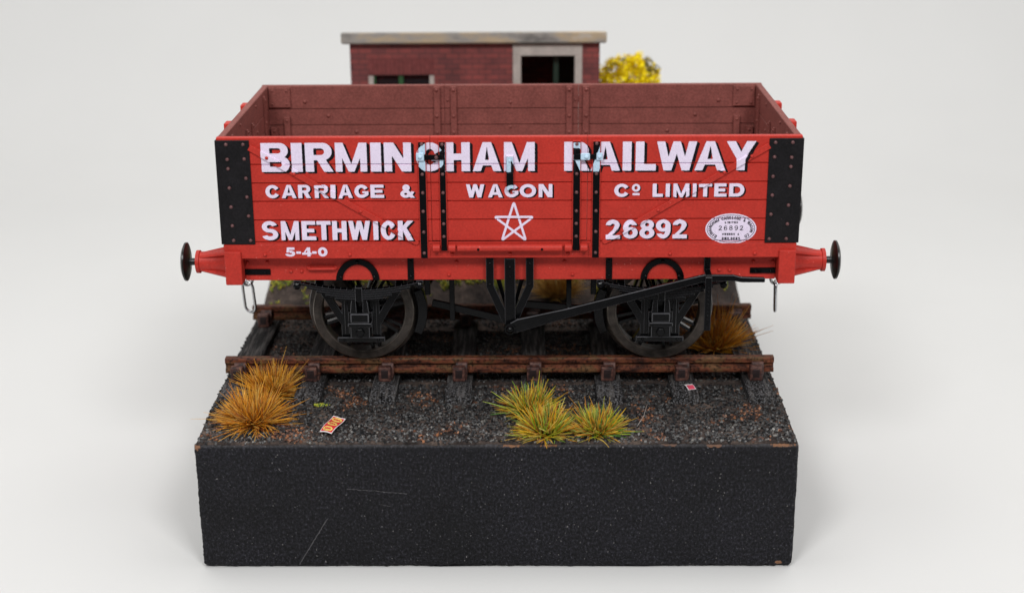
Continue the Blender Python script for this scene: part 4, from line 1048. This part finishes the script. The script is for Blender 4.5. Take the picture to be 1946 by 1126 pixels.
for cv, ru, rv in ((.17, .38, .115), (.49, .38, .125), (.81, .40, .13)):
    vs = []; K = 24
    for rr in (0, .5, 1):
        for q in range(K):
            u = .5 + ru * rr * math.cos(6.283 * q / K); v = cv + rv * rr * math.sin(6.283 * q / K)
            p = A[0].lerp(A[1], u).lerp(A[3].lerp(A[2], u), v); p.z += bend(u, v) + .075; vs.append(p)
    P.add(vs, [(r * K + q, r * K + (q + 1) % K, (r + 1) * K + (q + 1) % K, (r + 1) * K + q) for r in range(2) for q in range(K)], 1, True)
    # unreadable red band of print across each oval
    vs = []
    for i in range(9):
        for j in (0, 1):
            u = .5 + ru * .62 * (i / 4 - 1); v = cv + rv * (.28 * (j * 2 - 1)) + .02 * math.sin(i * 2.2)
            p = A[0].lerp(A[1], u).lerp(A[3].lerp(A[2], u), v); p.z += bend(u, v) + .11; vs.append(p)
    P.add(vs, [(i * 2, i * 2 + 2, i * 2 + 3, i * 2 + 1) for i in range(8)], 0, True)
P.build('print', [PRED, PYEL], root)
sc = [(36.5, -21.6, -3.62), (38.3, -21.3, -3.60), (38.9, -24.0, -3.62), (37.2, -24.5, -3.62)]
root = thing('paper_scrap', 'tiny pink and white paper scrap lying on a sleeper end', 'litter', (37.7, -22.9, -3.8))
P = MB(); sheet(P, [(a, b - 1.6, c) for a, b, c in sc], 4, 6, lambda u, v: .12 * math.sin(v * 4)); P.build('paper', [PAPER], root)
P = MB(); sheet(P, [(a, b - 1.6, c) for a, b, c in inset(sc, .12, .92, .30, .94)], 4, 6, lambda u, v: .12 * math.sin((.30 + .64 * v) * 4) + .04); P.build('print', [PINK], root)
# stray flock fibres
for pts, lab in (([(28.5, -29, -5.6), (28.0, -32, -4.9), (27.2, -36, -5.2), (25.6, -39.5, -6.0)], 'fine pale hair curving over the gravel right of the green tufts'),
                 ([(-16, -13.2, -5.2), (-15, -10.5, -4.6), (-14.2, -9, -4.9)], 'short pale hair between the rails right of the left wheel')):
    P = MB(); P.tube(pts, .05, 4); tag(P.build('stray_fibre', [FRAME], None, pts[0]), lab, 'fibre', 'stray fibres')

# ------------------------------------------------------------------ brick hut on the bank
HY = 75; HG = 6.5; hut = thing('brick_hut', 'small flat roofed red brick hut with doorway and window behind the wagon', 'hut', (-10, 90, HG))
P = MB(); x0, x1, y1, zt = -42.8, 22.7, 103, 52.5; dx0, dx1, dz = -.08, 18.1, 52.0
wx0, wx1, wz1, wz0 = -38.2, -20.8, 44.2, 27
for a, b, c, d in ((x0, wx0, HG - 3, zt), (wx0, wx1, HG - 3, wz0), (wx0, wx1, wz1, zt), (wx1, dx0, HG - 3, zt), (dx1, x1, HG - 3, zt)): P.box(a, b, HY, HY + 3, c, d, 0)
for a, b in ((x0, x0 + 3), (x1 - 3, x1)): P.prism([(HY + 3, HG - 3), (y1, HG - 3), (y1, 48.7), (HY + 3, 52.3)], a, b, 'x', 0)
P.box(x0 + 3, x1 - 3, y1 - 3, y1, HG - 3, 48.6, 0)
P.box(x0 + 3, x1 - 3, HY + 3, y1 - 3, HG - 3, HG + .2, 0)
P.build('wall', [BRICK], hut)
P = MB(); P.prism([(HY - 2.2, 52.75), (HY - 2.2, 55.85), (y1 + 1.6, 50.4), (y1 + 1.6, 48.6), (HY + 3, 52.3)], -44.8, 24.4, 'x', .4); P.build('roof', [CONC], hut)
P = MB(); a, b = 2.05, 16.15
P.box(dx0, a, HY - .35, HY + 2.5, HG, 49.2, .1); P.box(b, dx1, HY - .35, HY + 2.5, HG, 49.2, .1); P.box(dx0, dx1, HY - .35, HY + 2.5, 49.2, 52.25, .1); P.build('door_frame', [FRAME], hut)
P = MB(); P.box(10.6, 12.0, HY + 3, HY + 15, HG + .3, 49, .1); P.box(a + 9, b + 2.2, HY + 15, HY + 16, HG + .3, 49, .1); P.build('door', [DGREEN], hut)
P = MB(); P.box(wx0 + .05, wx1 - .05, HY + 1.6, HY + 1.9, wz0, wz1 - .05, 0); win = P.build('window', [GLASS], hut)
P = MB()
for q0, q1 in ((wx0, wx0 + 1.35), (wx1 - 1.3, wx1)): P.box(q0, q1, HY + .2, HY + 1.5, wz0, wz1 - .02, .06, 0)
P.box(wx0 + 1.35, wx1 - 1.3, HY + .2, HY + 1.5, wz0, wz0 + 1.2, .06, 0); P.build('frame', [FRAME], win)
P = MB(); P.box(-30.25, -29.0, HY + .5, HY + 1.5, wz0, wz1 - .02, .06); P.box(wx0 + 1.4, wx0 + 1.9, HY + .5, HY + 1.5, wz0, wz1 - .02, .05); P.build('mullion', [GREEN], win)
P = MB()
for k in range(15): xa = -37.9 + k * 1.14; P.box(xa, xa + 1.02, HY - .12, HY + .5, 44.4, 48.6, .05)
P.build('lintel', [paint('lintel_brick', (.17, .038, .036), .7, .25, .6)], hut)

# yellow flowering bush beside the hut
root = thing('yellow_bush', 'bright yellow flowering bush beside the right end of the brick hut', 'bush', (31.5, 95, HG))
P = MB()
for k in range(16):
    a = random.uniform(0, 6.28); r = random.uniform(2, 6.5); h = random.uniform(20, 38)
    P.tube([(31.5 + .8 * math.cos(a), 95 + .8 * math.sin(a), HG - 1), (31.5 + r * .6 * math.cos(a), 95 + r * .6 * math.sin(a), HG + h * .5), (31.5 + r * math.cos(a), 95 + r * math.sin(a), HG + h)], [.6, .45, .2], 6)
P.build('stem', [WOODY], root)
P = MB(); cols = []
for _ in range(9500):
    while True:
        p = [random.uniform(-1, 1) for _ in range(3)]; q3 = (abs(p[0]) ** 2.8 + abs(p[1]) ** 2.8 + abs(p[2]) ** 3.4) * (1 + .75 * mnoise.noise(Vector(p) * 2.3))
        if q3 < 1 and random.random() < .25 + q3: break
    x = 31.4 + 8.8 * p[0]; y = 95 + 8.5 * p[1]; z = 28.3 + 17.6 * p[2]
    v = mnoise.noise(Vector((x * .22, y * .22, z * .22)))
    c = random.choice([(.90, .70, .004), (.95, .78, .01), (.80, .60, .003)]) if v > -.55 else random.choice([(.20, .17, .03), (.30, .24, .03), (.12, .12, .03)])
    if x > 36 and z > 41 and random.random() < .6: c = (.16, .13, .04)
    q = Matrix.Rotation(random.uniform(0, 6.28), 3, 'Z') @ Matrix.Rotation(random.uniform(0, 3), 3, 'X'); s = random.uniform(.35, .7)
    vs = [q @ Vector(t) * s + Vector((x, y, z)) for t in ((-1, -.6, 0), (.2, -.8, .3), (1, .1, 0), (.1, .9, -.3))]
    P.add(vs, [(0, 1, 2), (0, 2, 3)], 0); cols.extend([(*c, 1)] * 4)
P.col = cols; P.build('flowers', [LEAF], root)

# ------------------------------------------------------------------ seamless paper: table top curving up into the backdrop
P = MB(); pr = [(-150, 0), (-60, 0), (240, 0)]; R = 160
for k in range(1, 17): a = math.pi / 2 * k / 16; pr.append((240 + R * math.sin(a), R - R * math.cos(a)))
pr += [(400, 500), (400, 900)]
XS = [-1000, -500, 0, 500, 1000]; n = len(pr)
P.add([(x, y, z - ZOFF) for x in XS for y, z in pr], [(i * n + k, (i + 1) * n + k, (i + 1) * n + k + 1, i * n + k + 1) for i in range(len(XS) - 1) for k in range(n - 1)], 0, True)
tag(P.build('backdrop', [BACK], None, (0, 0, -ZOFF)), kind='structure', label='plain pale grey seamless paper table top and backdrop')

# ------------------------------------------------------------------ camera, lamps, world
cam = bpy.data.cameras.new('camera'); co = bpy.data.objects.new('camera', cam); C.objects.link(co); scn.camera = co
cx, cy, cz, th, ps, ro, f = 3.6403, -316.2897, 115.862, .3281, -.0111, -.0065, 2841.87
fw = Vector((math.sin(ps) * math.cos(th), math.cos(ps) * math.cos(th), -math.sin(th))); rt = Vector((math.cos(ps), -math.sin(ps), 0)); up = rt.cross(fw)
r2 = rt * math.cos(ro) + up * math.sin(ro); u2 = -rt * math.sin(ro) + up * math.cos(ro)
M = Matrix((r2, u2, -fw)).transposed().to_4x4(); M.translation = Vector((cx, cy, cz + ZOFF)) * MM
co.matrix_world = M
cam.sensor_width = 36; cam.lens = f / 1946 * 36; cam.clip_start = .01; cam.clip_end = 20
cam.dof.use_dof = True; cam.dof.focus_distance = .309; cam.dof.aperture_fstop = 16

def area(name, loc, target, sx, sy, power, col=(1, 1, 1)):
    l = bpy.data.lights.new(name, 'AREA'); l.shape = 'RECTANGLE'; l.size = sx; l.size_y = sy; l.energy = power; l.color = col
    o = bpy.data.objects.new(name, l); C.objects.link(o); o.location = loc
    o.rotation_euler = (Vector(target) - Vector(loc)).to_track_quat('-Z', 'Y').to_euler(); return o
area('softbox_top', (0, .14, .72), (0, .09, 0), .95, .60, 4.0, (1, .99, .97))
area('softbox_left', (-.20, -.47, .50), (0, 0, .05), .15, .15, 1.85, (1, 1, 1))
area('softbox_right', (.20, -.47, .50), (0, 0, .05), .15, .15, 1.75, (1, 1, 1))
w = bpy.data.worlds.new('World'); scn.world = w; w.use_nodes = True
w.node_tree.nodes['Background'].inputs[0].default_value = (.97, .98, 1, 1); w.node_tree.nodes['Background'].inputs[1].default_value = .22
scn.view_settings.view_transform = 'Standard'; scn.view_settings.look = 'None'; scn.view_settings.exposure = 0; scn.view_settings.gamma = 1; scn.view_settings.use_curve_mapping = False
scn.cycles.max_bounces = 6
